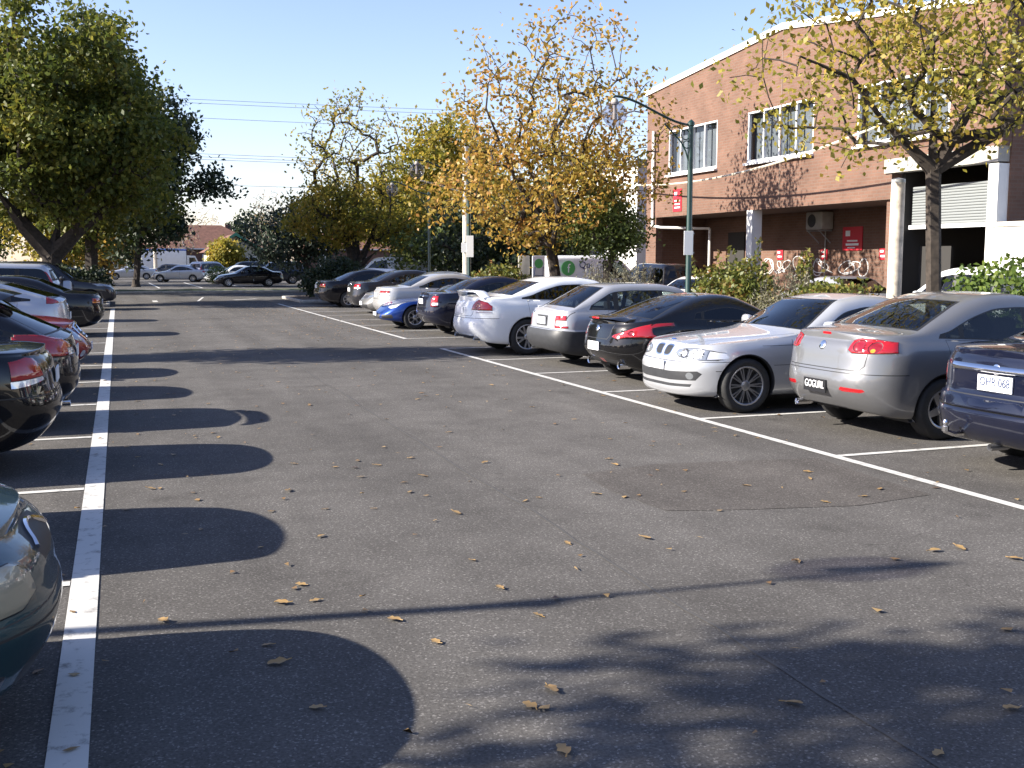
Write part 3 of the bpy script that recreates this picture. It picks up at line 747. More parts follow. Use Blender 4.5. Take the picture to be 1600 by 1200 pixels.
PH = dict(id='ph', L=4.4, W=.8475, fo=.88, wb=2.55, wr=.305, tw=.185, rim='cap', rimmat='cap', sr=.07, tumble=.36, cant=.08,
  sil=[(0,.68),(.1,.76),(.5,.84),(1.15,.93),(1.25,.965),(1.98,1.34),(2.4,1.395),(3.1,1.4),(3.45,1.375),(4.22,1.0),(4.32,.985),(4.4,.95)],
  belt=[(0,.66),(.3,.76),(1.2,.89),(2.4,.905),(3.8,.935),(4.4,.925)], bot=bot(4.4),
  nose=NOSE, tail=[(0,.1),(.15,.02),(.25,0),(.46,.0),(.49,.015),(.53,.06),(.8,.075),(.93,.09),(1,.12)], ws=(1.3,2.0), bl=(3.5,4.17), mr=5, ar=.35,
  dlo=dict(x0=1.6, x1=3.78, leanB=-.72, pillars=[(2.42,.06,-.08),(3.28,.07,-.05),(3.42,.02,-.25)]), doors=[(1.35,2.42,.05,-.02),(2.43,3.34,-.02,.1)], glass='glass', rglass='glass_mid', sglass='glass',
  cuts=[('end',rrect(.53,.80,.66,.87,.02),'tail_light','red_lens','rear',dict(mirror=True,nmin=.05,back=.22)),
        ('end',rrect(.56,.79,.70,.79,.01),'reverse_lens','clear_lens','rear',dict(mirror=True,on='tail_light',parent='tail_light',nmin=.05)),
        ('end',rrect(-.24,.24,.68,.86,.02),'plate_recess','blackplastic','rear'),
        ('end',[(-.95,.2),(-.95,.615),(.95,.615),(.95,.2)],'bumper','blackplastic','rear',dict(back=.7,nmin=.05)),
        ('side',[(3.78,.36),(3.78,.615),(4.45,.615),(4.45,.2),(3.95,.2)],'bumper','blackplastic','both',dict(merge=True,nmin=.02)),
        ('side',[(.9,.5),(.9,.54),(3.8,.54),(3.8,.5)],'side_moulding','blackplastic','both')]
       + sedan_shut(4.4,.85,.95,.64,.76,4.2),
  push=dict(bumper=.03), plates=[(-1,0,.77,'','plate_white','ink',.36,.12)], extra=[badge(-1,.46,.9,.02,'chrome'), exhaust(.45,.27,.025,mat='alloy_dark'),
         wing(3.99,1.16,.62,.02,.02,0,0,'black','wiper',.0)])
PH['extra'] = PH['extra'][:2]
CM = dict(id='cm', L=4.9, W=.95, fo=.88, wb=2.915, wr=.345, tw=.24, rr=.24, rim='twin5', rimmat='alloy', track=.965,
  sil=[(0,.68),(.15,.78),(.6,.89),(1.3,.985),(1.42,1.02),(2.2,1.41),(2.7,1.475),(3.2,1.465),(3.6,1.37),(4.28,1.135),(4.6,1.12),(4.82,1.09),(4.9,1.05)],
  belt=[(0,.66),(.4,.79),(1.4,.95),(2.6,.98),(3.9,1.03),(4.5,1.045),(4.9,1.0)], bot=bot(4.9), nose=NOSE, tail=TAIL, ws=(1.46,2.22), bl=(3.52,4.22), ar=.6, mr=3.1,
  plan=[(0,.95),(.9,1.0),(2.4,.975),(3.8,1.0),(4.9,.95)],
  dlo=dict(x0=1.8, x1=3.95, leanB=-.72, pillars=[(2.68,.06,-.1),(3.6,.03,-.25)]), doors=[(1.5,2.68,.05,-.02),(2.69,3.7,-.02,.1)], glass='glass_mid', sglass='glass_dark', rglass='glass_dark',
  cuts=[('end',[(.52,.865),(.55,1.02),(.62,1.05),(.80,1.0),(.92,.88),(.96,.82),(.9,.81),(.7,.815)],'tail_light','red_lens','rear',dict(mirror=True,nmin=.03,back=.42)),
        ('end',[(.54,.83),(.55,.865),(.96,.845),(.96,.815)],'reverse_lens','clear_lens','rear',dict(mirror=True,on='tail_light',parent='tail_light',nmin=.02)),
        ('end',circ(.66,.93,.055,12),'brake_lens','red_dark','rear',dict(mirror=True,on='tail_light',parent='tail_light')),
        ('end',rrect(-.3,.3,.74,.94,.03),'plate_recess','paint','rear'),
        ('end',rrect(-.55,.55,.26,.36,.04),'bumper_insert','blackplastic','rear'),
        ('end',[(-.95,.70),(.95,.70),(.95,.709),(-.95,.709)],'panel_gap','black','rear'),
        ('side',[(.95,.25),(.95,.258),(3.9,.258),(3.9,.25)],'panel_gap','black','both')]
       + sedan_shut(4.9,.95,1.05,.74,.6,4.3),
  plates=[(-1,0,.84,'','plate_white','ink',.37,.12)], extra=[badge(-1,0,1.0,.035), exhaust(.6,.33,.045,mat='alloy_dark'), exhaust(-.6,.33,.045,mat='alloy_dark'), wing(4.72,1.2,.74,.24,.045,.12,.2,'paint','spoiler',.16,tilt=-.06)])
FA = dict(id='fa', L=4.9, W=.93, fo=.95, wb=2.83, wr=.32, tw=.215, rim='cap', rimmat='cap', 
  sil=[(0,.66),(.15,.76),(.6,.87),(1.35,.965),(1.45,1.0),(2.2,1.38),(2.6,1.44),(3.1,1.44),(3.5,1.36),(4.15,1.11),(4.55,1.1),(4.8,1.07),(4.9,1.04)],
  belt=[(0,.64),(.4,.77),(1.4,.93),(2.6,.95),(3.9,1.0),(4.5,1.02),(4.9,1.0)], bot=bot(4.9), nose=NOSE,
  tail=[(0,.12),(.12,.03),(.3,0),(.46,.0),(.5,.02),(.54,.07),(.62,.07),(.8,.07),(.93,.07),(1,.1)], ws=(1.5,2.22), bl=(3.45,4.1), ar=.6, mr=3.3,
  dlo=dict(x0=1.8, x1=3.85, leanB=-.72, pillars=[(2.65,.06,-.1),(3.55,.03,-.25)]), doors=[(1.5,2.65,.05,-.02),(2.66,3.6,-.02,.1)], glass='glass', sglass='glass_mid',
  cuts=[('end',[(.70,.70),(.68,.80),(.715,.97),(.75,1.0),(.79,.985),(.95,.9),(.95,.69)],'tail_light','red_lens','rear',dict(mirror=True,nmin=.02,back=.24)),
        ('end',[(.70,.69),(.69,.765),(.95,.755),(.95,.69)],'reverse_lens','clear_lens','rear',dict(mirror=True,on='tail_light',parent='tail_light',nmin=.02)),
        ('end',[(-.38,.72),(-.44,.87),(.44,.87),(.38,.72)],'plate_recess','paint','rear'),
        ('end',[(-.97,.2),(-.97,.665),(-.66,.655),(0,.645),(.66,.655),(.97,.665),(.97,.2)],'bumper','paint','rear',dict(back=.9,nmin=.03)),
        ('end',[(-.95,.56),(.95,.56),(.95,.572),(-.95,.572)],'panel_gap','black','rear',dict(on='bumper'))]
       + sedan_shut(4.9,.93,1.03,.675,.64,4.2),
  push=dict(bumper=.02), plates=[(-1,0,.79,'OHR 068','plate_white','ink',.37,.13)],
  extra=[wing(4.845,.905,.52,.05,.06,.0,.1,'chrome','boot_garnish',.05), badge(-1,0,.905,.045,'chrome','ink')
  , lambda S, s: [('tow_bar', Buf().tube([(-2.2,0.35,.33),(-2.48,.35,.33),(-2.56,.35,.36),(-2.56,.35,.41)],.022,8).lathe([(.001,.05),(.018,.046),(.025,.025),(.018,.004),(.012,0)],12,c=(-2.56,.35,.41)).lathe([(.03,-.02),(.03,.02),(.001,.02)],8,c=(-2.56,.35,.38)).mesh('tow_bar'),'chrome',-1)], exhaust(.02,.26,.03,mat='alloy_dark')])
def generic(id, lights, L=4.6, W=.87, H=1.45, dz=1.03, **k):
    d = dict(id=id, L=L, W=W, fo=.9, wb=L*.58, wr=.31, tw=.2, rim='seven',
      sil=[(0,.64),(.15,.74),(.55,.85),(L*.27,dz-.08),(L*.29,dz-.04),(L*.45,H-.06),(L*.54,H),(L*.64,H-.01),(L*.72,H-.09),(L*.86,dz+.02),(L*.94,dz+.01),(L,dz-.04)],
      belt=[(0,.62),(.35,.75),(L*.28,dz-.12),(L*.5,dz-.09),(L*.8,dz-.05),(L,dz-.07)], bot=bot(L), nose=NOSE, tail=TAIL, ws=(L*.3,L*.455), bl=(L*.71,L*.85),
      dlo=dict(x0=L*.36, x1=L*.795, leanB=-.8, pillars=[(L*.545,.06,-.1),(L*.735,.03,-.25)]), doors=[(L*.3,L*.545,.05,-.02),(L*.547,L*.74,-.02,.1)], glass='glass_mid', sglass='glass_mid', cuts=lights)
    d.update(k); return d
def tl(y0, y1, z0, z1, split=None, wrap=True):
    o = [('end',rrect(y0, y1, z0, z1, .025),'tail_light','red_lens','rear',dict(mirror=True,nmin=.03,back=.27))]
    if split: o.append(('end',rrect(y0+.03, y1, split[0], split[1], .01),'reverse_lens',split[2] if len(split) > 2 else 'clear_lens','rear',dict(mirror=True,on='tail_light',parent='tail_light',nmin=.03)))
    return o
def hl(poly, mat='headlamp', low=((-.5,.3),(-.55,.42),(.55,.42),(.5,.3)), gr=((-.3,.6),(-.36,.69),(.36,.69),(.3,.6))):
    o = [('end',list(poly),'headlight',mat,'front',dict(mirror=True,nmin=.04,back=.8))]
    if low: o.append(('end',list(low),'lower_grille','blackplastic','front'))
    if gr: o.append(('end',list(gr),'grille','blackplastic','front'))
    return o
HLP = [(.42,.63),(.45,.71),(.6,.75),(.82,.74),(.86,.68),(.8,.63)]
pl_r = [(-1,0,.8,'','plate_white','ink',.36,.12)]; pl_f = [(1,0,.45,'','plate_white','ink',.36,.11)]
FT = generic('ft', tl(.58,.86,.70,.95,(.73,.79,'clear_lens'))+sedan_shut(4.3,.85,1.0,.68,.56,3.7), L=4.3, W=.8525, H=1.41, plates=[(-1,.0,.81,'','plate_white','ink',.36,.12)], extra=[badge(-1,0,.93,.035)], rim='seven')
CY = generic('cy', tl(.34,.86,.80,.92,(.81,.86,'clear_lens'))+sedan_shut(4.8,.9,1.0,.68,.62,3.9), L=4.8, W=.8925, H=1.42, plates=pl_r, extra=[badge(-1,0,.95,.03)], glass='glass', sglass='glass')
AU = generic('au', tl(.50,.88,.83,.99,(.84,.89,'clear_lens'))+sedan_shut(4.8,.91,1.05,.72,.6,4.0), L=4.82, W=.91, H=1.47, dz=1.08, plates=pl_r, extra=[badge(-1,0,1.0,.035)], glass='glass', sglass='glass')
BD = generic('bd', tl(.5,.86,.78,.9,(.79,.82,'amber_lens'))+sedan_shut(4.8,.9,1.0,.68,.6,4.0), L=4.8, W=.9, H=1.44, plates=pl_r, sglass='glass_dark')
PO = generic('po', hl([(.44,.60),(.5,.72),(.6,.80),(.7,.79),(.76,.70),(.74,.6),(.6,.57)],'clear_lens',((-.34,.3),(-.38,.42),(.38,.42),(.34,.3)),None)
     + [('end',rrect(.45,.72,.30,.41,.03),'air_intake','black','front',dict(mirror=True))]+hood_gap(.35,1.0,.5,.6), L=4.3, W=.89, H=1.29, rim='spider', fo=.95, wb=2.4, wr=.325, tumble=.5,
     sil=[(0,.52),(.15,.6),(.5,.69),(1.2,.8),(1.5,.86),(2.2,1.17),(2.5,1.22),(2.85,1.19),(3.5,1.0),(4.1,.85),(4.3,.8)], belt=[(0,.5),(.3,.63),(.8,.76),(1.4,.8),(2.6,.83),(3.4,.9),(4.3,.78)],
     ws=(1.53,2.2), bl=(2.85,3.45), dlo=dict(x0=1.75,x1=2.9,leanB=-.6,pillars=[(2.7,.03,-.2)]), doors=[(1.5,2.7,.05,0)], af=.85, mf=2.6, cuts_=None, plates=[(1,0,.42,'','plate_white','ink',.36,.1)], nose=[(0,.1),(.2,.02),(.4,0),(.6,.04),(.8,.12),(1,.25)])
TE = generic('te', hl([(.40,.60),(.42,.68),(.5,.735),(.64,.74),(.76,.70),(.79,.62),(.72,.565),(.52,.56)],'headlamp_old',None,None)
     + [('end',[(-.19,.655),(-.25,.72),(-.2,.77),(0,.785),(.2,.77),(.25,.72),(.19,.655),(0,.645)],'grille','black','front'),
        ('end',[(-.9,.50),(0,.485),(.9,.50),(.9,.489),(0,.474),(-.9,.489)],'panel_gap','black','front'),('end',[(-.9,.545),(0,.53),(.9,.545),(.9,.538),(0,.523),(-.9,.538)],'panel_gap','black','front'),
        ('end',rrect(-.5,.5,.27,.37,.04),'lower_grille','blackplastic','front'), ('end',rrect(.58,.7,.29,.36,.03),'fog_light','lampdark','front',dict(mirror=True))]+hood_gap(.2,1.3,.4,.72),
     L=4.6, W=.91, H=1.44, af=.75, mf=2.9, sil=[(0,.775),(.1,.82),(.3,.875),(.7,.95),(1.3,1.0),(1.4,1.03),(2.05,1.39),(2.5,1.44),(2.95,1.43),(3.3,1.35),(3.95,1.08),(4.3,1.06),(4.6,1.0)],
     belt=[(0,.75),(.3,.82),(.8,.89),(1.4,.93),(2.4,.93),(3.8,.98),(4.6,.96)], nose=[(0,.1),(.2,.03),(.4,0),(.5,.0),(.56,.025),(.8,.035),(.93,.07),(1,.15)],
     extra=[lambda S, s: [('grille_bar', Buf().tube([(S.end(1,y,.715+.055*(1-(y/.22)**2))[0]+.006, y, .715+.055*(1-(y/.22)**2)) for y in np.linspace(-.22,.22,13)], .012, 6).mesh('grille_bar'), 'chrome', -1)]])
AE = generic('ae', [('end',[(.5,.80),(.55,.985),(.62,1.0),(.95,.93),(.95,.76),(.8,.75)],'tail_light','red_lens','rear',dict(mirror=True,nmin=.01,back=.36)),
        ('end',[(.5,.755),(.52,.83),(.95,.80),(.95,.755)],'reverse_lens','clear_lens','rear',dict(mirror=True,on='tail_light',parent='tail_light',nmin=.01)),
        ('end',[(-.95,.67),(.95,.67),(.95,.68),(-.95,.68)],'panel_gap','black','rear',dict(nmin=.02))]+sedan_shut(4.66,.88,1.03,.7,.58,4.0), L=4.66, W=.88, H=1.44, dz=1.07, plates=pl_r, ar=.6, mr=3.0, sglass='glass_dark', glass='glass_dark')
def hatch(id, lights, L=4.2, W=.87, H=1.47, slope=.5, **k):
    d = dict(id=id, L=L, W=W, fo=.86, wb=L*.6, wr=.31, tw=.2, rim='five',
      sil=[(0,.66),(.15,.76),(.5,.86),(L*.27,.98),(L*.28,1.0),(L*.45,H-.06),(L*.55,H),(L*.75,H-.03),(L-slope-.1,H-.09),(L-.1,1.0),(L,.95)],
      belt=[(0,.64),(.35,.77),(L*.28,.92),(L*.5,.95),(L*.8,.99),(L,.94)], bot=bot(L), nose=NOSE, tail=[(0,.14),(.15,.04),(.35,0),(.5,.02),(.8,.04),(1,.08)],
      ws=(L*.29,L*.455), bl=(L-slope-.06,L-.17), ar=.45, mr=3.8, mf=3.2,
      dlo=dict(x0=L*.36, x1=L*.87, leanB=-.6, pillars=[(L*.56,.06,-.08),(L*.78,.06,-.15)]), doors=[(L*.3,L*.56,.05,-.02),(L*.562,L*.79,-.02,.1)], glass='glass_mid', sglass='glass_mid', cuts=lights, track=.96)
    d.update(k); return d
CV = hatch('cv', [('end',[(.30,.80),(.36,.86),(.62,.97),(.78,1.03),(.9,.96),(.92,.80),(.7,.78)],'tail_light','red_lens','rear',dict(mirror=True,nmin=.01,back=.62)),
        ('end',[(.34,.80),(.40,.86),(.58,.86),(.60,.79)],'reverse_lens','clear_lens','rear',dict(mirror=True,on='tail_light',parent='tail_light',nmin=.01)),
        ('end',[(-.95,.66),(.95,.66),(.95,.67),(-.95,.67)],'panel_gap','black','rear')], L=4.3, W=.885, H=1.45, slope=.75, plates=pl_r, rglass='glass_dark', sglass='glass_dark',
     extra=[wing(3.55,1.45,.62,.36,.05,.05,.2,'paint','spoiler',.1,tilt=-.15), exhaust(.5,.27,.04)])
MI = hatch('mi', [('end',circ(.58,.66,.11,18),'headlight','headlamp','front',dict(mirror=True,nmin=.05,back=.8)),
        ('end',[(-.3,.56),(-.36,.66),(-.33,.76),(-.2,.8),(.2,.8),(.33,.76),(.36,.66),(.3,.56)],'grille','black','front'),
        ('end',rrect(-.4,.4,.3,.42,.03),'lower_grille','black','front'),('end',circ(.56,.37,.05,12),'fog_light','clear_lens','front',dict(mirror=True))],
     L=3.65, W=.84, H=1.41, slope=.25, fo=.62, mf=3.0, af=.55, plates=pl_f, sil=[(0,.72),(.1,.8),(.4,.89),(1.0,.97),(1.1,1.0),(1.6,1.35),(2.0,1.41),(2.9,1.39),(3.35,1.3),(3.55,.95),(3.65,.9)], ws=(1.13,1.6), bl=(3.36,3.53),
     extra=[lambda S, s: [('grille_bar', Buf().tube([(S.end(1,y,zz)[0]+.008, y, zz) for y in np.linspace(-.32,.32,9)], .014, 6).mesh('grille_bar'),'chrome',-1) for zz in (.6,.65,.7,.75)] +
        [('grille_frame', Buf().tube([(S.end(1,a,b)[0]+.006,a,b) for a,b in [(-.3,.56),(-.37,.66),(-.34,.77),(-.2,.81),(0,.815),(.2,.81),(.34,.77),(.37,.66),(.3,.56)]], .018, 6).mesh('grille_frame'),'chrome',-1)]])
PR = hatch('pr', [('end',[(.62,1.05),(.64,1.2),(.68,1.24),(.9,1.12),(.92,1.07),(.75,1.03)],'tail_light','red_lens','rear',dict(mirror=True,nmin=.01,back=.38))], L=4.4, W=.87, H=1.5, slope=1.0, plates=pl_r,
     sil=[(0,.7),(.15,.82),(.5,.93),(1.0,1.05),(1.1,1.09),(2.0,1.45),(2.35,1.5),(2.9,1.48),(3.4,1.4),(4.3,1.14),(4.4,1.05)], belt=[(0,.68),(.4,.83),(1.2,.96),(2.4,.98),(3.8,1.06),(4.4,1.04)], ws=(1.15,1.98), bl=(3.4,4.25),
     extra=[badge(-1,0,.98,.04)])
def suv(id, lights, L=4.5, W=.9, H=1.72, **k):
    d = dict(id=id, L=L, W=W, fo=.88, wb=L*.585, wr=.36, tw=.23, rim='five',
      sil=[(0,.82),(.12,.92),(.5,1.0),(L*.26,1.09),(L*.275,1.12),(L*.42,H-.1),(L*.5,H-.02),(L*.6,H),(L*.9,H-.03),(L-.28,H-.09),(L-.06,1.1),(L,1.03)],
      belt=[(0,.8),(.35,.93),(L*.28,1.04),(L*.5,1.06),(L*.8,1.07),(L,1.02)], bot=[(0,.34),(.5,.3),(L-.6,.3),(L,.38)], nose=[(0,.1),(.15,.02),(.35,0),(.6,.02),(.85,.06),(1,.16)], tail=[(0,.08),(.15,.01),(.35,0),(.5,.02),(1,.06)],
      ws=(L*.285,L*.425), bl=(L-.25,L-.1), ar=.3, mr=6, mf=3.6, af=.5, tumble=.3,
      dlo=dict(x0=L*.35, x1=L*.955, leanB=-.22, lift=.03, pillars=[(L*.545,.07,-.05),(L*.745,.10,.05)]), doors=[(L*.29,L*.545,.05,-.02),(L*.547,L*.75,-.02,.0)], glass='glass_mid', sglass='glass_mid', cuts=lights, seath=1.15)
    d.update(k); return d
SV = suv('sv', [('end',rrect(.68,.9,1.0,1.5,.02),'tail_light','red_lens','rear',dict(mirror=True,nmin=.01,back=.5))], plates=pl_r,
     extra=[lambda S, s: [('spare_wheel_cover', Buf().lathe([(.001,.12),(.28,.12),(.335,.09),(.345,.0),(.335,-.1)],28,c=(-2.38,.0,.85),M=Matrix.Rotation(-math.pi/2,3,'Y')).mesh('spare_wheel_cover'),'silver_cover',-1)]])
SG = suv('sg', hl([(.48,.84),(.5,.93),(.66,.97),(.86,.95),(.88,.86),(.7,.83)],'headlamp',((-.55,.42),(-.55,.56),(.55,.56),(.55,.42)),((-.4,.76),(-.42,.93),(.42,.93),(.4,.76))), L=4.7, W=.92, H=1.76, plates=[(1,0,.62,'','plate_white','ink',.36,.11)])
GF = generic('gf', hl(HLP)+tl(.5,.87,.8,.96), L=4.7, W=.88, H=1.44, plates=pl_f+pl_r, detail=1)
GH = hatch('gh', hl(HLP)+tl(.6,.87,.8,1.0), L=4.1, plates=pl_f+pl_r)
GS = suv('gs', hl([(.5,.84),(.52,.93),(.84,.95),(.86,.86)])+tl(.66,.88,.95,1.3), L=4.6, plates=pl_f+pl_r)
# ------------------------------------------------------------------ helpers for the place
def link(name, me, mat=None, parent=None, loc=None, rot=None):
    o = bpy.data.objects.new(name, me); COL.objects.link(o)
    if mat is not None:
        if me.materials: me.materials[0] = mat
        else: me.materials.append(mat)
    if parent: o.parent = parent
    if loc: o.location = loc
    if rot: o.rotation_euler = rot
    return o
def tag(o, label=None, cat=None, group=None, kind=None):
    for k, v in (('label',label),('category',cat),('group',group),('kind',kind)):
        if v: o[k] = v
    return o
def empty(name, loc, label, cat, group=None, rz=0):
    o = bpy.data.objects.new(name, None); COL.objects.link(o); o.location = loc; o.rotation_euler = (0,0,rz); o.empty_display_size = .3
    return tag(o, label, cat, group)
def sheet(x0, x1, y0, y1, z): return Buf().add([(x0,y0,z),(x1,y0,z),(x1,y1,z),(x0,y1,z)], [(0,1,2,3)])

# ------------------------------------------------------------------ ground materials
def asphalt(name, base, var=.25, patch=None):
    m, n, l, b = nmat(name); b.inputs['Roughness'].default_value = .95; b.inputs['Specular IOR Level'].default_value = .1
    tc = n.new('ShaderNodeTexCoord')
    def nz(sc, det=6, ro=.6):
        t = n.new('ShaderNodeTexNoise'); t.inputs['Scale'].default_value = sc; t.inputs['Detail'].default_value = det; t.inputs['Roughness'].default_value = ro; l.new(tc.outputs['Object'], t.inputs['Vector']); return t
    def rmp(src, a, b_, c, d):
        r = n.new('ShaderNodeMapRange'); r.inputs[1].default_value = a; r.inputs[2].default_value = b_; r.inputs[3].default_value = c; r.inputs[4].default_value = d; l.new(src, r.inputs[0]); return r.outputs[0]
    def mul(a, b_, op='MULTIPLY'):
        k = n.new('ShaderNodeMath'); k.operation = op; l.new(a, k.inputs[0]); l.new(b_, k.inputs[1]); return k.outputs[0]
    v = rmp(nz(.35, 5).outputs[0], .3, .7, 1-var*.6, 1+var*.6)
    v = mul(v, rmp(nz(2.2, 6).outputs[0], .3, .7, 1-var*.5, 1+var*.5))
    v = mul(v, rmp(nz(60, 3, .7).outputs[0], .35, .65, .72, 1.3))
    vo = n.new('ShaderNodeTexVoronoi'); vo.inputs['Scale'].default_value = 110; l.new(tc.outputs['Object'], vo.inputs['Vector'])
    sp = n.new('ShaderNodeSeparateColor'); l.new(vo.outputs['Color'], sp.inputs[0])
    v = mul(v, rmp(sp.outputs[0], .86, 1.0, 1.0, 2.2))          # pale stone chips
    # tyre polished tracks along the aisle
    mp = n.new('ShaderNodeMapping'); mp.inputs['Scale'].default_value = (.9,.05,1); l.new(tc.outputs['Object'], mp.inputs[0])
    tk = n.new('ShaderNodeTexNoise'); tk.inputs['Scale'].default_value = 1.1; tk.inputs['Detail'].default_value = 4; l.new(mp.outputs[0], tk.inputs['Vector'])
    v = mul(v, rmp(tk.outputs[0], .35, .65, .86, 1.12))
    # oil stains in stretched patches
    v = mul(v, rmp(nz(.9, 3, .5).outputs[0], .64, .74, 1.0, .72))
    # hairline cracks
    vc = n.new('ShaderNodeTexVoronoi'); vc.feature = 'DISTANCE_TO_EDGE'; vc.inputs['Scale'].default_value = .22
    dn = nz(1.5, 4); ad = n.new('ShaderNodeVectorMath'); ad.operation = 'ADD'; l.new(tc.outputs['Object'], ad.inputs[0]); l.new(dn.outputs['Color'], ad.inputs[1]); l.new(ad.outputs[0], vc.inputs['Vector'])
    v = mul(v, rmp(vc.outputs[0], .0, .0022, .72, 1.0))
    cm = n.new('ShaderNodeVectorMath'); cm.operation = 'SCALE'; cm.inputs[0].default_value = base; l.new(v, cm.inputs['Scale']); l.new(cm.outputs[0], b.inputs['Base Color'])
    bp = n.new('ShaderNodeBump'); bp.inputs['Strength'].default_value = .5; bp.inputs['Distance'].default_value = .006; l.new(nz(90, 3, .8).outputs[0], bp.inputs['Height']); l.new(bp.outputs[0], b.inputs['Normal'])
    MAT[name] = m; return m
asphalt('asphalt', (.09,.0845,.079)); asphalt('asphalt_patch', (.08,.073,.067)); asphalt('asphalt_far', (.1,.095,.09))
def linemat():
    m, n, l, b = nmat('line_paint'); tc = n.new('ShaderNodeTexCoord'); t = n.new('ShaderNodeTexNoise'); t.inputs['Scale'].default_value = 9; t.inputs['Detail'].default_value = 12; t.inputs['Roughness'].default_value = .75
    l.new(tc.outputs['Object'], t.inputs['Vector']); r = n.new('ShaderNodeValToRGB'); e = r.color_ramp.elements
    e[0].position = .33; e[0].color = (.16,.15,.14,1); e[1].position = .47; e[1].color = (.52,.51,.48,1); l.new(t.outputs[0], r.inputs[0]); l.new(r.outputs[0], b.inputs['Base Color']); b.inputs['Roughness'].default_value = .7
    MAT['line_paint'] = m
linemat()
simple('mulch', (.06,.042,.028), .95, noise_amt=.45, scale=14, bump=.6); simple('kerbstone', (.34,.32,.29), .85, noise_amt=.2, scale=6); simple('grass', (.045,.06,.018), .95, noise_amt=.4, scale=5)
simple('earth', (.075,.07,.05), .95, noise_amt=.35, scale=.4)

# ------------------------------------------------------------------ ground, bays, markings
XL, XR, XK = -.25, 6.3, 11.35
tag(link('ground', sheet(-400,500,-60,900,-.02).mesh('ground', False), MAT['earth']), kind='structure')
tag(link('car_park_surface', sheet(-14,30,-12,63,0).mesh('asphalt', False), MAT['asphalt']), kind='structure')
tag(link('road', sheet(-60,60,65.4,128,.004).mesh('road', False), MAT['asphalt_far']), kind='structure')
pp = [(3.72,8.42),(4.5,8.62),(5.3,8.5),(6.1,8.36),(6.02,7.6),(5.98,6.72),(5.2,6.6),(4.3,6.78),(3.75,6.95),(3.66,7.7)]
tag(link('asphalt_patch', Buf().add([(x,y,.003) for x,y in pp], [tuple(range(len(pp)))[::-1]]).mesh('patch', False), MAT['asphalt_patch']), kind='structure')
jt = Buf()
for (x0, y0, x1, y1) in ((2.75,2.5,3.1,44.0),):
    pts = [(x0+(x1-x0)*u+.05*noise.noise(Vector((0,u*22,1)))+.02*noise.noise(Vector((3,u*90,1))), y0+(y1-y0)*u) for u in np.linspace(0,1,140)]
    for p, q in zip(pts[:-1], pts[1:]): jt.add([(p[0]-.009,p[1],.0045),(p[0]+.009,p[1],.0045),(q[0]+.009,q[1],.0045),(q[0]-.009,q[1],.0045)], [(0,1,2,3)])
simple('joint_tar', (.066,.062,.058), .8)
tag(link('asphalt_joint', jt.mesh('joint', False), MAT['joint_tar']), kind='structure')
mk = Buf()
def stripe(x0, y0, x1, y1, w, z=.006):
    d = math.hypot(x1-x0, y1-y0); nx, ny = -(y1-y0)/d*w/2, (x1-x0)/d*w/2; mk.add([(x0+nx,y0+ny,z),(x1+nx,y1+ny,z),(x1-nx,y1-ny,z),(x0-nx,y0-ny,z)], [(3,2,1,0)])
stripe(XL, -8, XL, 44, .15); stripe(XR, -8, XR, 21.63, .1); stripe(XR, 24.6, XR, 46.2, .1)
for k in range(13):
    y = 9.24+2.735*(k-3); 
    if y < 45: stripe(XL-.08, y, XL-5.1, y, .09)
for y in (5.8,8.38,10.94,13.65,16.3,18.82,21.59,24.64,27.32,30.05,32.89,35.9,38.6,41.3,44): stripe(XR+.05, y, XR+4.9, y, .085)
# give-way dashes before the exit and arrows of the far bays
stripe(1.5,50.0,1.5,51.8,.22); stripe(3.3,50.2,3.9,55.5,.1); stripe(5.0,51.5,6.2,52.6,.25); stripe(8.6,48.6,12.5,48.6,.1)
for x in (2.5,5.2,7.9): stripe(x, 74, x-.2, 92, .14)
tag(link('lane_marking', mk.mesh('marking', False), MAT['line_paint']), kind='structure')
def kerb(x0, x1, y0, y1, name='kerb', h=.13, w=.14, fill='mulch'):
    b = Buf(); b.rbox(((x0+x1)/2, y0, h/2), (x1-x0, w, h), .025); b.rbox(((x0+x1)/2, y1, h/2), (x1-x0, w, h), .025)
    b.rbox((x0, (y0+y1)/2, h/2-.003), (w, y1-y0-w, h), .025); b.rbox((x1, (y0+y1)/2, h/2-.003), (w, y1-y0-w, h), .025)
    tag(link(name, b.mesh('kerb'), MAT['kerbstone']), kind='structure')
    nx, ny = max(2,int((x1-x0)/.35)), max(2,int((y1-y0)/.35)); v = []; f = []
    for j in range(ny+1):
        for i in range(nx+1):
            x = x0+.07+(x1-x0-.14)*i/nx; y = y0+.07+(y1-y0-.14)*j/ny; e = min(1, min(i,nx-i,j,ny-j)/2)
            v.append((x, y, h-.03+e*.1*(noise.noise(Vector((x*.9,y*.9,3)))+.6)))
    for j in range(ny):
        for i in range(nx): a = j*(nx+1)+i; f.append((a,a+1,a+nx+2,a+nx+1))
    tag(link('garden_bed', Buf().add(v,f).mesh('bed'), MAT[fill]), kind='structure')
kerb(XK, 14.0, -6, 58.0); kerb(7.4, 11.1, 46.8, 52.5); kerb(-8.3, -5.75, -8, 44.5); kerb(-5.4, -.45, 45.3, 51.5); kerb(-13, 40, 62.8, 65.3, fill='grass')

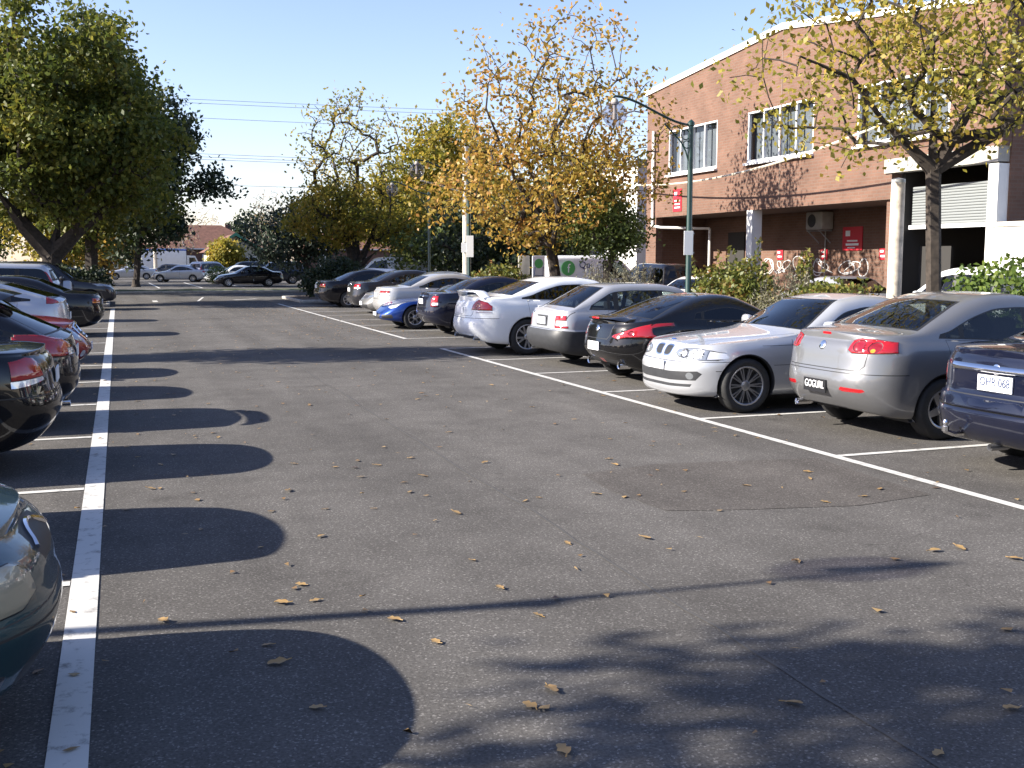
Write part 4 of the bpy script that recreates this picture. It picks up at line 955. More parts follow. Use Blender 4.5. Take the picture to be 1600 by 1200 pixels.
# ------------------------------------------------------------------ leaves, bark
def leafmat(name, cols, trans=.35, clump=.6):
    m, n, l, b = nmat(name); n.remove(b); ge = n.new('ShaderNodeNewGeometry'); tc = n.new('ShaderNodeTexCoord')
    t = n.new('ShaderNodeTexNoise'); t.inputs['Scale'].default_value = clump; t.inputs['Detail'].default_value = 3; l.new(tc.outputs['Object'], t.inputs['Vector'])
    mr = n.new('ShaderNodeMapRange'); mr.inputs[1].default_value = .3; mr.inputs[2].default_value = .7; l.new(t.outputs[0], mr.inputs[0])
    mx = n.new('ShaderNodeMix'); mx.inputs[0].default_value = .5; l.new(ge.outputs['Random Per Island'], mx.inputs[2]); l.new(mr.outputs[0], mx.inputs[3])
    r = n.new('ShaderNodeValToRGB'); e = r.color_ramp.elements
    while len(e) < len(cols): e.new(.5)
    for i, c in enumerate(cols): e[i].position = .12+.76*i/(len(cols)-1); e[i].color = (*c,1)
    l.new(mx.outputs[0], r.inputs[0])
    d = n.new('ShaderNodeBsdfPrincipled'); d.inputs['Roughness'].default_value = .5; d.inputs['Specular IOR Level'].default_value = .35; l.new(r.outputs[0], d.inputs['Base Color'])
    tr = n.new('ShaderNodeBsdfTranslucent'); l.new(r.outputs[0], tr.inputs[0]); ms = n.new('ShaderNodeMixShader'); ms.inputs[0].default_value = trans
    l.new(d.outputs[0], ms.inputs[1]); l.new(tr.outputs[0], ms.inputs[2]); l.new(ms.outputs[0], n['Material Output'].inputs[0]); MAT[name] = m
leafmat('leaf_oak', [(.05,.072,.016),(.09,.115,.021),(.15,.16,.026),(.23,.2,.033)], .45)
leafmat('leaf_dark', [(.016,.028,.013),(.028,.044,.017),(.044,.062,.022)], .2)
leafmat('leaf_yellowgreen', [(.14,.15,.024),(.25,.23,.035),(.36,.29,.05),(.42,.27,.05)], .45)
leafmat('leaf_orange', [(.2,.18,.03),(.34,.25,.045),(.45,.28,.055),(.42,.2,.06)], .45)
leafmat('leaf_mix', [(.1,.115,.02),(.2,.19,.028),(.34,.27,.04),(.44,.29,.055)], .6)
leafmat('leaf_sparse', [(.2,.17,.06),(.3,.22,.09),(.36,.22,.12)], .4)
leafmat('leaf_green', [(.05,.075,.02),(.095,.125,.03),(.15,.175,.04)], .38)
leafmat('leaf_photinia', [(.06,.08,.018),(.11,.13,.025),(.18,.17,.035),(.24,.11,.04)], .3, 2.0)
leafmat('leaf_lavender', [(.13,.13,.085),(.19,.18,.12),(.26,.24,.16)], .2, 2.0)
leafmat('leaf_hedge', [(.05,.09,.018),(.09,.14,.025),(.15,.19,.035)], .35, 2.0)
leafmat('leaf_grey', [(.03,.045,.03),(.045,.065,.042),(.07,.09,.055)], .25)
leafmat('leaf_fallen', [(.13,.07,.03),(.24,.14,.05),(.36,.24,.10),(.10,.05,.025)], .1)
simple('bark', (.036,.028,.022), .95, noise_amt=.4, scale=9, bump=.9); simple('bark_pale', (.22,.18,.14), .95, noise_amt=.35, scale=9, bump=.8)

def leaf_cloud(pts, size, rng, up=.3, var=.5, narrow=.62):
    """one small folded blade per point"""
    N = len(pts); pts = np.asarray(pts, float)
    a = rng.normal(size=(N,3)); a[:,2] -= .25; a /= np.linalg.norm(a, axis=1)[:,None]
    b = rng.normal(size=(N,3)); b -= (b*a).sum(1)[:,None]*a; b /= np.linalg.norm(b, axis=1)[:,None]
    c = np.cross(a, b); s = size*(1-var/2+var*rng.random(N))[:,None]
    V = np.stack([pts - a*s*.5, pts + b*s*.5*narrow + c*s*.1, pts + a*s*.5 , pts - b*s*.5*narrow + c*s*.1], 1).reshape(-1,3)
    me = bpy.data.meshes.new('leaves'); me.vertices.add(4*N); me.vertices.foreach_set('co', V.astype(np.float32).ravel())
    me.loops.add(4*N); me.loops.foreach_set('vertex_index', np.arange(4*N, dtype=np.int32))
    me.polygons.add(N); me.polygons.foreach_set('loop_start', np.arange(0, 4*N, 4, dtype=np.int32)); me.polygons.foreach_set('loop_total', np.full(N, 4, np.int32))
    me.update(calc_edges=True); return me

def tree(name, label, x, y, stems, crown, ntar, per, size, leafm, bark='bark', r0=.16, spread=.45, dens=None, group=None, seed=1, cat='tree', twigs=True, sag=.15, inner=0., minr=.008, z0=0., nside=6):
    """stems: list of polylines from the base; crown: ellipsoids (cx,cy,cz,rx,ry,rz) relative to the base; limbs grow out to points spread in the crown"""
    rng = np.random.default_rng(seed); root = empty(name, (x,y,z0), label, cat, group)
    nodes = []; par = []
    for st in stems:
        prev = -1
        for i, p in enumerate(st):
            if nodes and i == 0:
                dd = [np.linalg.norm(np.array(p)-q) for q in nodes]; prev = int(np.argmin(dd)); 
                if dd[prev] < .05: continue
            nodes.append(np.array(p, float)); par.append(prev); prev = len(nodes)-1
    nst = len(nodes)
    w = np.array([e[3]*e[4]*e[5] for e in crown]); w = w/w.sum(); T = []
    while len(T) < ntar:
        e = crown[rng.choice(len(crown), p=w)]; d = rng.normal(size=3); d /= np.linalg.norm(d); rad = rng.random()**(1/3)
        rad = inner + (1-inner)*rad
        T.append(np.array([e[0]+d[0]*e[3]*rad, e[1]+d[1]*e[4]*rad, e[2]+d[2]*e[5]*rad]))
    top = nodes[nst-1] if len(stems) == 1 else np.mean([nodes[0]+np.array([0,0,stems[0][-1][2]])], axis=0)
    T.sort(key=lambda t: np.linalg.norm(t-top)); leafpts = []
    for t in T:
        A = np.array(nodes); dv = t - A; dist = np.linalg.norm(dv, axis=1); pen = dist*(1+.7*np.maximum(0, -dv[:,2]/np.maximum(dist,.01)))
        pen[:max(1, nst//3)] += .6
        k = int(np.argmin(pen)); a = nodes[k]; prev = k; L_ = dist[k]; ns = max(2, min(5, int(L_/.45)+1))
        for i in range(1, ns+1):
            u = i/ns; p = a+(t-a)*u; p = p + rng.normal(size=3)*.05*L_*(1-u) + np.array([0,0,sag*L_*math.sin(math.pi*u)*.5])
            nodes.append(p); par.append(prev); prev = len(nodes)-1
            if i > ns//2: leafpts.append((p, u))
    N = len(nodes); cnt = np.ones(N)
    for i in range(N-1, -1, -1):
        if par[i] >= 0: cnt[par[i]] += cnt[i]
    R = np.maximum(minr, r0*(cnt/cnt[0])**.5)
    V = []; F = []
    for i in range(N):
        if par[i] < 0: continue
        p, q = nodes[par[i]], nodes[i]; d = q-p; L_ = np.linalg.norm(d)
        if L_ < 1e-4: continue
        d = d/L_; ref = np.array([0,0,1.]) if abs(d[2]) < .9 else np.array([1.,0,0]); u = np.cross(d, ref); u /= np.linalg.norm(u); v = np.cross(d, u); o = len(V)
        ra = R[par[i]] if R[par[i]] < 1.7*R[i] else 1.35*R[i]; 
        if par[i] < nst and i < nst: ra = R[par[i]]
        n = nside if R[i] > .03 else 4
        for c_, rr in ((p - d*ra*.3, ra), (q + d*R[i]*.2, R[i])):
            for k in range(n): aa = 2*math.pi*k/n; V.append(tuple(c_ + (u*math.cos(aa)+v*math.sin(aa))*rr))
        for k in range(n): F.append((o+k, o+n+k, o+n+(k+1)%n, o+(k+1)%n))
    # flared foot
    foot = Buf(); foot.lathe([(R[0]*1.55,-.05),(R[0]*1.25,.08),(R[0]*1.08,.25),(R[0]*.98,.5)], 10, c=tuple(nodes[0])); foot.add(V, F)
    link('trunk', foot.mesh('trunk'), MAT[bark], root)
    P = []
    for p, u in leafpts:
        k = per*(.6+.8*rng.random())*(dens(p) if dens else 1)
        k = int(k) + (rng.random() < k-int(k))
        if k > 0: P.append(p + rng.normal(size=(k,3))*spread*np.array([1,1,.75])*.6)
    if P: link('crown', leaf_cloud(np.concatenate(P), size, rng), MAT[leafm], root)
    return root
def shrub(name, label, x, y, blobs, n, size, leafm, stems=7, group=None, seed=3, cat='shrub', narrow=.62, shell=.55, z0=.1, spikes=0):
    rng = np.random.default_rng(seed); root = empty(name, (x,y,z0), label, cat, group); P = []
    w = np.array([b[3]*b[4]+b[4]*b[5] for b in blobs]); w = w/w.sum()
    for b, ww in zip(blobs, w):
        k = int(n*ww); d = rng.normal(size=(k,3)); d /= np.linalg.norm(d, axis=1)[:,None]; r = (shell+(1-shell)*rng.random(k))[:,None]
        nn = np.array([1+.22*noise.noise(Vector(q*2.3)+Vector((b[0]*3,b[1]*3,seed))) + .1*noise.noise(Vector(q*6)+Vector((seed,0,0))) for q in d])[:,None]
        q = d*r*nn*np.array(b[3:6]) + np.array(b[:3]); P.append(q[q[:,2] > .02])
    st = Buf()
    for k in range(stems):
        b = blobs[rng.integers(len(blobs))]; tx = b[0]+rng.normal()*b[3]*.45; ty = b[1]+rng.normal()*b[4]*.45; tz = b[2]+b[5]*.6*rng.random()
        st.tube([(b[0]*.6+rng.normal()*.08, b[1]*.6+rng.normal()*.08, -.05),((tx+b[0]*.6)/2, (ty+b[1]*.6)/2, tz*.55),(tx,ty,tz)], [.02,.014,.006], 5)
    for k in range(spikes):
        b = blobs[rng.integers(len(blobs))]; a = rng.random()*6.28; rr = rng.random()**.5
        p = np.array([b[0]+b[3]*rr*.9*math.cos(a), b[1]+b[4]*rr*.9*math.sin(a), b[2]+b[5]*math.sqrt(max(0,1-rr*rr))*.9]); h = .25+.35*rng.random()
        q = p+np.array([rng.normal()*.08, rng.normal()*.08, h]); st.tube([p,q],[.006,.004],4)
        P.append(p+(q-p)*rng.random((14,1))+rng.normal(size=(14,3))*.035)
    link('stems', st.mesh('stems'), MAT['bark'], root); link('foliage', leaf_cloud(np.concatenate(P), size, rng, narrow=narrow), MAT[leafm], root); return root

# ------------------------------------------------------------------ trees
tree('oak_tree', 'large dense green oak tree rising behind the left row of parked cars', -2.7, 48, [[(0,0,0),(.1,0,1.2),(.2,0,2.0)],[(.2,0,2.0),(-.8,.1,3.2),(-1.6,0,4.4)],[(.2,0,2.0),(.5,.2,3.4),(.5,0,5.5)],[(.2,0,2.0),(1.2,-.2,3.0),(2.3,0,3.9)]],
     [(0,0,6.8,5.6,4.8,3.4),(.2,0,9.4,4.2,3.8,3.2),(-2.2,0,8.6,3.4,3.2,3.2),(2.6,-.3,6.0,3.1,3.2,2.7)], 280, 135, .235, 'leaf_oak', r0=.42, spread=.72, seed=11, sag=.25, group=None)
tree('oak_tree', 'dark leafy tree standing beside the big oak, its trunk behind the grey four wheel drive', -1.35, 61, [[(0,0,0),(.05,0,1.8),(.1,0,3.4)],[(.1,0,3.4),(-.6,0,5),(-.9,0,7)],[(.1,0,3.4),(.7,0,5),(1.3,0,6.8)]],
     [(-.4,0,7.4,4.2,4.3,4.2),(.8,-.3,5.0,3.4,3.6,2.6),(.3,0,10.2,3.2,3.2,2.4)], 260, 64, .3, 'leaf_oak', r0=.36, spread=.9, seed=12, sag=.2)
tree('gum_tree', 'dark evergreen gum tree with hanging foliage between the left trees and the far houses', 1.1, 78, [[(0,0,0),(.3,0,3),(1.5,0,6.5)],[(1.5,0,6.5),(3.2,0,8.4),(4.6,0,8.9)]],
     [(.7,0,6.0,3.0,3.2,4.4),(.9,0,10.2,3.2,3.2,3.4),(5.3,0,7.4,1.3,1.3,1.9)], 230, 56, .34, 'leaf_dark', r0=.24, spread=.95, seed=13, sag=.1)
def d4(p): return 1.0 if p[2] < 4.8 else (.6 if p[2] < 6.0 else .17)
tree('ash_tree', 'autumn tree with bare twiggy top and yellow green lower crown', 12.5, 60, [[(0,0,0),(.05,0,1.3)],[(.05,0,1.3),(-.5,0,3.0),(-1.2,0,4.8)],[(.05,0,1.3),(.1,.2,3.2),(.2,0,6.5)],[(.05,0,1.3),(.9,0,3.0),(1.6,0,5.0)],[(.05,0,1.3),(1.0,-.3,2.2),(2.3,-.3,3.2)]],
     [(0,0,4.5,4.1,3.6,1.95),(-.2,0,7.6,3.3,2.8,3.6)], 360, 50, .21, 'leaf_mix', r0=.3, spread=.6, dens=d4, seed=14, sag=.3, minr=.016)
def d5(p): return 1.0 if p[2] < 4.8 else (.62 if p[2] < 6.6 else .36)
tree('oak_tree', 'orange and gold autumn oak tree behind the white sedan', 12.5, 30.2, [[(0,0,0),(-.05,0,1.0),(-.22,0,2.0),(-.3,0,2.7)],[(-.3,0,2.7),(-1.4,0,4.2),(-2.3,0,6.2)],[(-.3,0,2.7),(-.2,.1,4.6),(.1,0,7.4)],[(-.3,0,2.7),(.9,0,4.0),(2.0,0,5.4)]],
     [(-.5,0,4.0,3.9,3.2,1.8),(.1,0,5.8,3.6,2.8,2.1),(.0,0,7.8,2.2,1.9,2.0),(-2.1,0,6.8,1.4,1.3,1.9)], 420, 37, .15, 'leaf_orange', r0=.17, spread=.5, dens=d5, seed=15, sag=.25, minr=.011)
def d6(p): return .9 if p[2] < 6.6 else .5
tree('oak_tree', 'sparse yellow green oak tree in front of the brick building', 12.62, 14.35, [[(0,0,0),(.02,0,1.2),(-.05,0,2.4),(-.1,0,3.3)],[(-.1,0,3.3),(-.9,.2,4.0),(-1.6,.2,4.7),(-2.5,.3,5.0)],[(-.1,0,3.3),(-.1,.1,4.6),(-.2,0,6.2),(-.2,0,7.6)],[(-.1,0,3.3),(.5,-.2,4.4),(1.0,-.3,5.8),(1.3,-.4,7.2)],[(-.1,0,3.3),(.9,-.3,3.9),(2.0,-.5,4.5)]],
     [(-.5,.2,4.8,3.2,2.4,1.3),(.0,0,6.2,3.0,2.3,1.7),(.9,-.4,5.2,2.6,2.0,1.5),(-1.7,.2,3.9,1.7,1.3,.7)], 330, 25, .11, 'leaf_yellowgreen', r0=.122, spread=.42, dens=d6, seed=16, sag=.1, minr=.007, bark='bark')
tree('laurel_tree', 'small round green tree at the corner of the brick building', 13.3, 28.5, [[(0,0,0),(0,0,1.5)]], [(0,0,2.75,1.05,1.0,.85),(-.15,0,3.3,.7,.7,.6)], 110, 70, .12, 'leaf_green', r0=.1, spread=.42, seed=17)
tree('pepper_tree', 'tall feathery green tree behind the orange oak', 20.5, 70, [[(0,0,0),(0,0,3)]], [(0,0,6.6,4.2,3.8,4.0),(-2.6,0,5.0,3.2,3,3.0),(.3,0,9.6,2.6,2.6,2.0)], 240, 58, .3, 'leaf_mix', r0=.35, spread=.9, seed=18)
tree('bay_tree', 'dark green tree beyond the dark bush at the far end of the right row', 12.2, 75, [[(0,0,0),(0,0,1.5)]], [(-1.2,0,3.4,3.0,2.6,2.4),(.6,0,4.1,2.6,2.4,2.2)], 130, 44, .28, 'leaf_grey', r0=.2, spread=.75, seed=19)
tree('cypress_tree', 'very dark tree with drooping branches behind the pole with a white notice', 17.6, 47, [[(0,0,0),(0,0,2)]], [(0,0,3.0,2.6,2.4,2.5),(-2.4,.5,2.6,2.0,2,2.0),(2.0,0,3.2,1.8,2,2.0)], 170, 46, .25, 'leaf_dark', r0=.28, spread=.7, seed=20)
tree('wattle_tree', 'light green bushy tree behind the white van roof', 17.5, 57, [[(0,0,0),(0,0,1)]], [(0,0,2.6,2.3,2.2,1.9),(-2.2,0,2.0,1.7,1.7,1.5)], 110, 42, .22, 'leaf_green', r0=.16, spread=.65, seed=21)
k = 0
for (tx, ty, hh, ww, lab) in ((10.8,150,9.0,2.6,'pale bare winter tree in front of the red tiled roof'),(17.5,135,10.5,2.8,'pale bare winter tree rising behind the dark green tree'),(7.2,128,7.5,1.8,'thin bare tree beside the wooden power pole')):
    tree('bare_tree', lab, tx, ty, [[(0,0,0),(0,0,hh*.3)]], [(0,0,hh*.62,ww,ww,hh*.38)], 150, .8, .25, 'leaf_sparse', 'bark_pale', r0=.16, spread=.6, seed=30+k, minr=.022); k += 1
for i, (tx, ty, s_, lm, lab) in enumerate(((-9.5,66,1.0,'leaf_mix','yellow green tree seen under the big oak at the left edge'),(-4.2,84,1.0,'leaf_mix','olive tree seen under the oak between the two dark trunks'),(-.9,96,.75,'leaf_orange','small rusty tree between the second trunk and the gum tree'),(10.2,112,.5,'leaf_yellowgreen','small yellow bush tree beside the green gabled house'))):
    tree('street_tree', lab, tx, ty, [[(0,0,0),(0,0,1.6*s_)]], [(0,0,4.4*s_,3.4*s_,3.2*s_,3.4*s_)], 110, 34, .34, lm, r0=.2, spread=.9*s_+.1, seed=40+i)
# trees of the left strip that only reach the picture as shade on the asphalt
tree('oak_tree', 'oak tree left of the picture whose shade falls on the asphalt in front', -7.9, 4.75, [[(0,0,0),(0,0,2.5),(0,0,4.6)]], [(0,-.2,6.6,2.3,2.0,1.5),(.6,-1.0,7.6,2.3,1.7,1.6),(.8,-1.3,5.4,1.9,1.3,1.0),(-.6,-1.2,6.2,1.4,1.0,.8)], 150, 42, .19, 'leaf_oak', r0=.15, spread=.3, seed=51)
tree('oak_tree', 'oak tree left of the picture whose shade crosses the middle of the aisle', -6.6, 22.7, [[(0,0,0),(0,0,2.5),(0,0,4)]], [(0,0,5.6,2.2,1.6,1.5),(.3,.1,7.2,1.7,1.2,1.3)], 150, 50, .18, 'leaf_oak', r0=.15, spread=.45, seed=52)

# ------------------------------------------------------------------ shrubs
shrub('round_bush', 'big dark clipped bush at the far end of the right row', 9.3, 49.6, [(0,0,.9,1.35,1.5,1.0),(-.5,.3,.6,1.0,1.2,.7),(.5,0,1.15,.9,1,.75)], 9000, .13, 'leaf_dark', seed=61)
shrub('round_bush', 'dark bush at the far end of the left row beside the grey four wheel drive', -.95, 46.8, [(0,0,.75,.75,.9,.8),(-1.2,0,.8,.9,.9,.8)], 4500, .13, 'leaf_dark', seed=62)
shrub('photinia_shrub', 'tall photinia shrub behind the black coupe beside the green lamp post', 12.5, 20.4, [(0,0,.75,.95,1.0,.8),(-.1,-.9,.75,.85,.9,.8),(.1,.6,1.1,.65,.6,.65),(0,-.7,1.3,.55,.5,.5)], 7600, .105, 'leaf_photinia', seed=63, spikes=10)
shrub('photinia_shrub', 'slim upright photinia shoot in front of the graffiti wall', 12.9, 18.3, [(0,0,.9,.25,.25,.9),(0,0,1.6,.16,.16,.4)], 620, .1, 'leaf_photinia', seed=64)
shrub('lavender_bush', 'grey lavender bush behind the silver coupe', 12.3, 18.0, [(0,0,.55,.8,.9,.7),(-.1,-.6,.5,.6,.6,.6)], 4200, .085, 'leaf_lavender', seed=65, narrow=.22, spikes=60)
shrub('photinia_shrub', 'low photinia shrub below the grey parked car behind the silver coupe', 12.3, 16.5, [(0,0,.8,.8,.85,.6),(0,.6,.75,.6,.6,.55)], 3800, .1, 'leaf_photinia', seed=66, spikes=6)
shrub('hedge_bush', 'bright green bush at the right edge behind the grey sedan', 12.4, 12.4, [(0,0,1.0,1.05,1.15,.82),(.2,-1.2,.9,1.0,1.0,.8),(.9,-.5,.85,.8,.9,.8)], 7500, .1, 'leaf_hedge', seed=67)
shrub('rosemary_bush', 'grey green rosemary bush in front of the signwritten van', 12.7, 27.4, [(0,0,.6,.9,1.3,.65),(.3,-1.3,.6,.8,.8,.65)], 5600, .1, 'leaf_lavender', seed=68, narrow=.22, spikes=90)
shrub('photinia_shrub', 'photinia shrub left of the open van door', 12.5, 35.2, [(0,0,.9,.9,1.1,.75),(-.2,1.2,.8,.8,.8,.65)], 3800, .13, 'leaf_photinia', seed=69, spikes=8)
shrub('grass_tussock', 'small tufty shrub at the corner of the far car park', 6.9, 83, [(0,0,.6,1.0,.9,.7)], 1700, .2, 'leaf_hedge', seed=70, narrow=.2)

# ------------------------------------------------------------------ brick building
def brick(name, c1, c2, mortar, ax, sc=1.0):
    m, n, l, b = nmat(name); tc = n.new('ShaderNodeTexCoord'); sp = n.new('ShaderNodeSeparateXYZ'); cb = n.new('ShaderNodeCombineXYZ'); l.new(tc.outputs['Object'], sp.inputs[0])
    ad = n.new('ShaderNodeMath'); l.new(sp.outputs[0], ad.inputs[0]); l.new(sp.outputs[1], ad.inputs[1]); l.new(ad.outputs[0], cb.inputs[0]); l.new(sp.outputs[2], cb.inputs[1])
    t = n.new('ShaderNodeTexBrick'); l.new(cb.outputs[0], t.inputs[0]); t.inputs['Color1'].default_value = (*c1,1); t.inputs['Color2'].default_value = (*c2,1); t.inputs['Mortar'].default_value = (*mortar,1)
    t.inputs['Scale'].default_value = 1; t.inputs['Mortar Size'].default_value = .012; t.inputs['Brick Width'].default_value = .25*sc; t.inputs['Row Height'].default_value = .09*sc; t.inputs['Bias'].default_value = -.1
    nz = n.new('ShaderNodeTexNoise'); nz.inputs['Scale'].default_value = 1.2; nz.inputs['Detail'].default_value = 8; l.new(tc.outputs['Object'], nz.inputs['Vector'])
    mr = n.new('ShaderNodeMapRange'); mr.inputs[1].default_value = .3; mr.inputs[2].default_value = .7; mr.inputs[3].default_value = .82; mr.inputs[4].default_value = 1.15; l.new(nz.outputs[0], mr.inputs[0])
    vm = n.new('ShaderNodeVectorMath'); vm.operation = 'SCALE'; l.new(t.outputs[0], vm.inputs[0]); l.new(mr.outputs[0], vm.inputs['Scale']); l.new(vm.outputs[0], b.inputs['Base Color']); b.inputs['Roughness'].default_value = .9
    bp = n.new('ShaderNodeBump'); bp.inputs['Strength'].default_value = .4; bp.inputs['Distance'].default_value = .008; bp.invert = True; l.new(t.outputs['Fac'], bp.inputs['Height']); l.new(bp.outputs[0], b.inputs['Normal']); MAT[name] = m
brick('brick', (.138,.072,.048), (.168,.09,.062), (.15,.10,.075), 0); brick('brick_dark', (.13,.055,.042), (.16,.07,.055), (.16,.12,.1), 0)
simple('white_render', (.78,.77,.74), .8, noise_amt=.05, scale=3); simple('concrete', (.36,.34,.3), .85, noise_amt=.12, scale=4); simple('soffit', (.2,.15,.12), .9); simple('roller', (.2,.215,.215), .6, .1); simple('frame_white', (.74,.74,.74), .5)
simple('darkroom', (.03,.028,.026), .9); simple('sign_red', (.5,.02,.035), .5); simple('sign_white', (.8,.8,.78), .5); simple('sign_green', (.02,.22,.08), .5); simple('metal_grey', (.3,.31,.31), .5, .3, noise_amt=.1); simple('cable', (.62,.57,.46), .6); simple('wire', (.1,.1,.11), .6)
simple('spray', (.72,.7,.68), .7); simple('lampgreen', (.008,.036,.027), .4, coat=.4, noise_amt=.15); simple('woodpole', (.52,.46,.38), .9, noise_amt=.3, scale=6, bump=.5); simple('concretepole', (.5,.48,.42), .85, noise_amt=.15, scale=5)
glass('winglass', (.85,.87,.9), 1.1); glass('globe', (.76,.74,.77), .8); simple('blind', (.13,.145,.155), .8)
BX = 19.0; B = empty('brick_building', (BX,28,0), 'two storey brown brick building with white framed windows and open ground floor', 'building')
def bpart(name, b, mat, parent=None, smooth=False):
    me = b.mesh(name, smooth); p = parent or B; o = link(name, me, MAT[mat])
    o.parent = p; base = Vector((BX,28,0)); 
    o.location = -base if p is B else (0,0,0)
    return o
wins = [(35.5,32.1),(30.25,26.75),(24.8,21.3)]; Z0, Z1 = 4.91, 6.5; SOF = 3.42
w = Buf()
def wbox(y0, y1, z0, z1, x0=BX, th=.28): w.box((x0+th/2, (y0+y1)/2, (z0+z1)/2), (th, abs(y1-y0), z1-z0))
ys = [37.2]; 
for a, b_ in wins: ys += [a, b_]
ys.append(19.6)
for i in range(0, len(ys), 2): wbox(ys[i], ys[i+1], Z0, Z1)
wbox(37.2, 23.3, SOF, Z0); wbox(23.3, 19.6, 4.45, Z0)
top = [(37.2,Z1),(19.6,Z1),(19.6,7.7),(28.4,8.74),(37.2,8.03)]
w.add([(BX,y,z) for y,z in top]+[(BX+.28,y,z) for y,z in top], [(0,1,2,3,4),(9,8,7,6,5)]+[(i,5+i,5+(i+1)%5,(i+1)%5) for i in range(5)])
w.box((BX+.14, 36.8, SOF/2), (.28,.8,SOF))                                    # end pier
w.box((BX+7.1, 37.06, 4.0), (13.6,.28,8.0))                                   # north return
w.box((BX+7.1, 19.74, 5.9), (13.6,.28,3.0))                                   # south return above the yard wall
bpart('outer_wall', w, 'brick')
bpart('joint', Buf().box((BX-.003, 28.4, 6.2), (.012,.03,5.0)), 'soffit'); 
lw = Buf(); lw.box((BX+2.4,30.25,SOF/2),(.25,13.3,SOF)); lw.box((BX+1.3,36.78,SOF/2),(2.0,.2,SOF)); lw.box((BX+1.3,23.45,SOF/2),(2.4,.25,SOF)); lw.box((BX+7,19.74,2.2),(13.4,.27,4.4)); bpart('ground_floor_wall', lw, 'brick_dark' if False else 'brick')
bpart('soffit', Buf().box((BX+1.4,30.2,SOF+.1),(2.2,13.6,.2)), 'soffit')
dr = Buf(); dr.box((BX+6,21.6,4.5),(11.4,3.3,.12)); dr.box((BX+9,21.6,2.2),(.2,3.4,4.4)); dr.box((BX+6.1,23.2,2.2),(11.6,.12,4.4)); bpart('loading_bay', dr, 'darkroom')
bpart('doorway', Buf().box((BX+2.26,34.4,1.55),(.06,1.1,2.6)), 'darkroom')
for y, ww, zz in ((30.0,.32,SOF),(19.8,.3,4.05)):
    bpart('column', Buf().box((BX+.17, y, zz/2),(.36,ww,zz)), 'white_render')
bm_ = bpart('beam', Buf().box((BX+.12, 21.6, 4.27),(.34,3.9,.36)), 'concrete')
lt = text_mesh('COF', .34, .004); lt.transform(Matrix(((0,0,-1,0),(-1,0,0,0),(0,1,0,0),(0,0,0,1)))); lt.transform(Matrix.Translation((BX-.055,22.62,4.27)))
o = link('lettering', lt, MAT['metal_grey'], bm_)
rd = Buf()
for k in range(14): rd.rbox((BX+.5, 21.55, 2.78+.07*k), (.05,3.0,.066), .02)
bpart('roller_door', rd, 'roller'); bpart('door_rail', Buf().box((BX+.48,21.55,2.69),(.1,3.1,.1)), 'frame_white')
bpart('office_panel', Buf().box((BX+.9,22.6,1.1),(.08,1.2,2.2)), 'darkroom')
fl = Buf()
for (ya, za), (yb_, zb_) in (((37.35,8.03),(28.4,8.76)),((28.4,8.76),(19.45,7.7))):
    fl.add([(BX-.06+dx, y, z+dz) for (y,z) in ((ya,za),(yb_,zb_)) for dx in (0,.5) for dz in (-.06,.13)], [(0,1,3,2),(4,6,7,5),(0,4,5,1),(2,3,7,6),(1,5,7,3),(0,2,6,4)])
bpart('roof_flashing', fl, 'white_render')
rf = Buf(); rf.add([(BX+.1,37.1,8.0),(BX+14,37.1,8.0),(BX+14,28.4,8.7),(BX+.1,28.4,8.7),(BX+14,19.7,7.65),(BX+.1,19.7,7.65)], [(0,1,2,3),(3,2,4,5)]); bpart('roof', rf, 'metal_grey')
for a, b_ in wins:
    f = Buf(); yc = (a+b_)/2; W_ = a-b_
    f.box((BX+.06,yc,Z0+.04),(.12,W_,.08)); f.box((BX+.06,yc,Z1-.03),(.1,W_,.06))
    for k in range(5): f.box((BX+.063, b_+.03+(W_-.06)*k/4, (Z0+Z1)/2), (.1,.06,Z1-Z0-.15))
    fo_ = bpart('window', f, 'frame_white')
    bpart('pane', Buf().add([(BX+.09,b_+.01,Z0+.05),(BX+.09,a-.01,Z0+.05),(BX+.09,a-.01,Z1-.05),(BX+.09,b_+.01,Z1-.05)],[(0,1,2,3)]), 'winglass', fo_); bpart('blind', Buf().box((BX+.3,yc,(Z0+Z1)/2),(.02,W_+.2,Z1-Z0+.2)), 'blind', fo_)
    bpart('sill', Buf().box((BX-.03,yc,Z0-.045),(.2,W_+.08,.07)), 'frame_white', fo_)
dp = Buf(); dp.tube([(BX-.07,36.55,6.6),(BX-.07,36.55,3.1)], .06, 10); dp.tube([(BX-.07,36.55,3.12),(BX+.1,36.2,3.05),(BX+1.6,35.2,3.0)], .05, 8); dp.tube([(BX+1.6,35.2,3.0),(BX+1.6,35.2,0)], .05, 8); bpart('downpipe', dp, 'white_render', smooth=True)
# graffiti on the lower back wall
rg = np.random.default_rng(5); gf = Buf()
for (y0, kk) in ((32.6,2),(31.8,2),(30.7,2),(29.7,2),(28.2,2),(27.4,1)):
    for q in range(kk):
        pts = []; ph = rg.random()*6; sy = .16+.2*rg.random(); sz = .25+.3*rg.random(); yy = y0-.32*q
        for u in np.linspace(0, 1, 26): pts.append((BX+2.262, yy-.35*u+sy*math.sin(ph+9*u), 1.62+sz*.75*math.cos(ph*1.3+7*u)*.9))
        gf.tube(pts, .017, 5)
bpart('graffiti', gf, 'spray')
def sign(name, label, cy, cz, w_, h_, mat, x, marks=(), cat='sign', group=None):
    r = empty(name, (x, cy, cz), label, cat, group); link('sign_plate', Buf().box((0,0,0),(.02,w_,h_)).mesh('plate', False), MAT[mat], r)
    for (py, pz, pw, ph, m) in marks: link('print', Buf().rbox((-.012,py,pz),(.006,pw,ph),min(pw,ph)*.3).mesh('print', False), MAT[m], r)
    return r
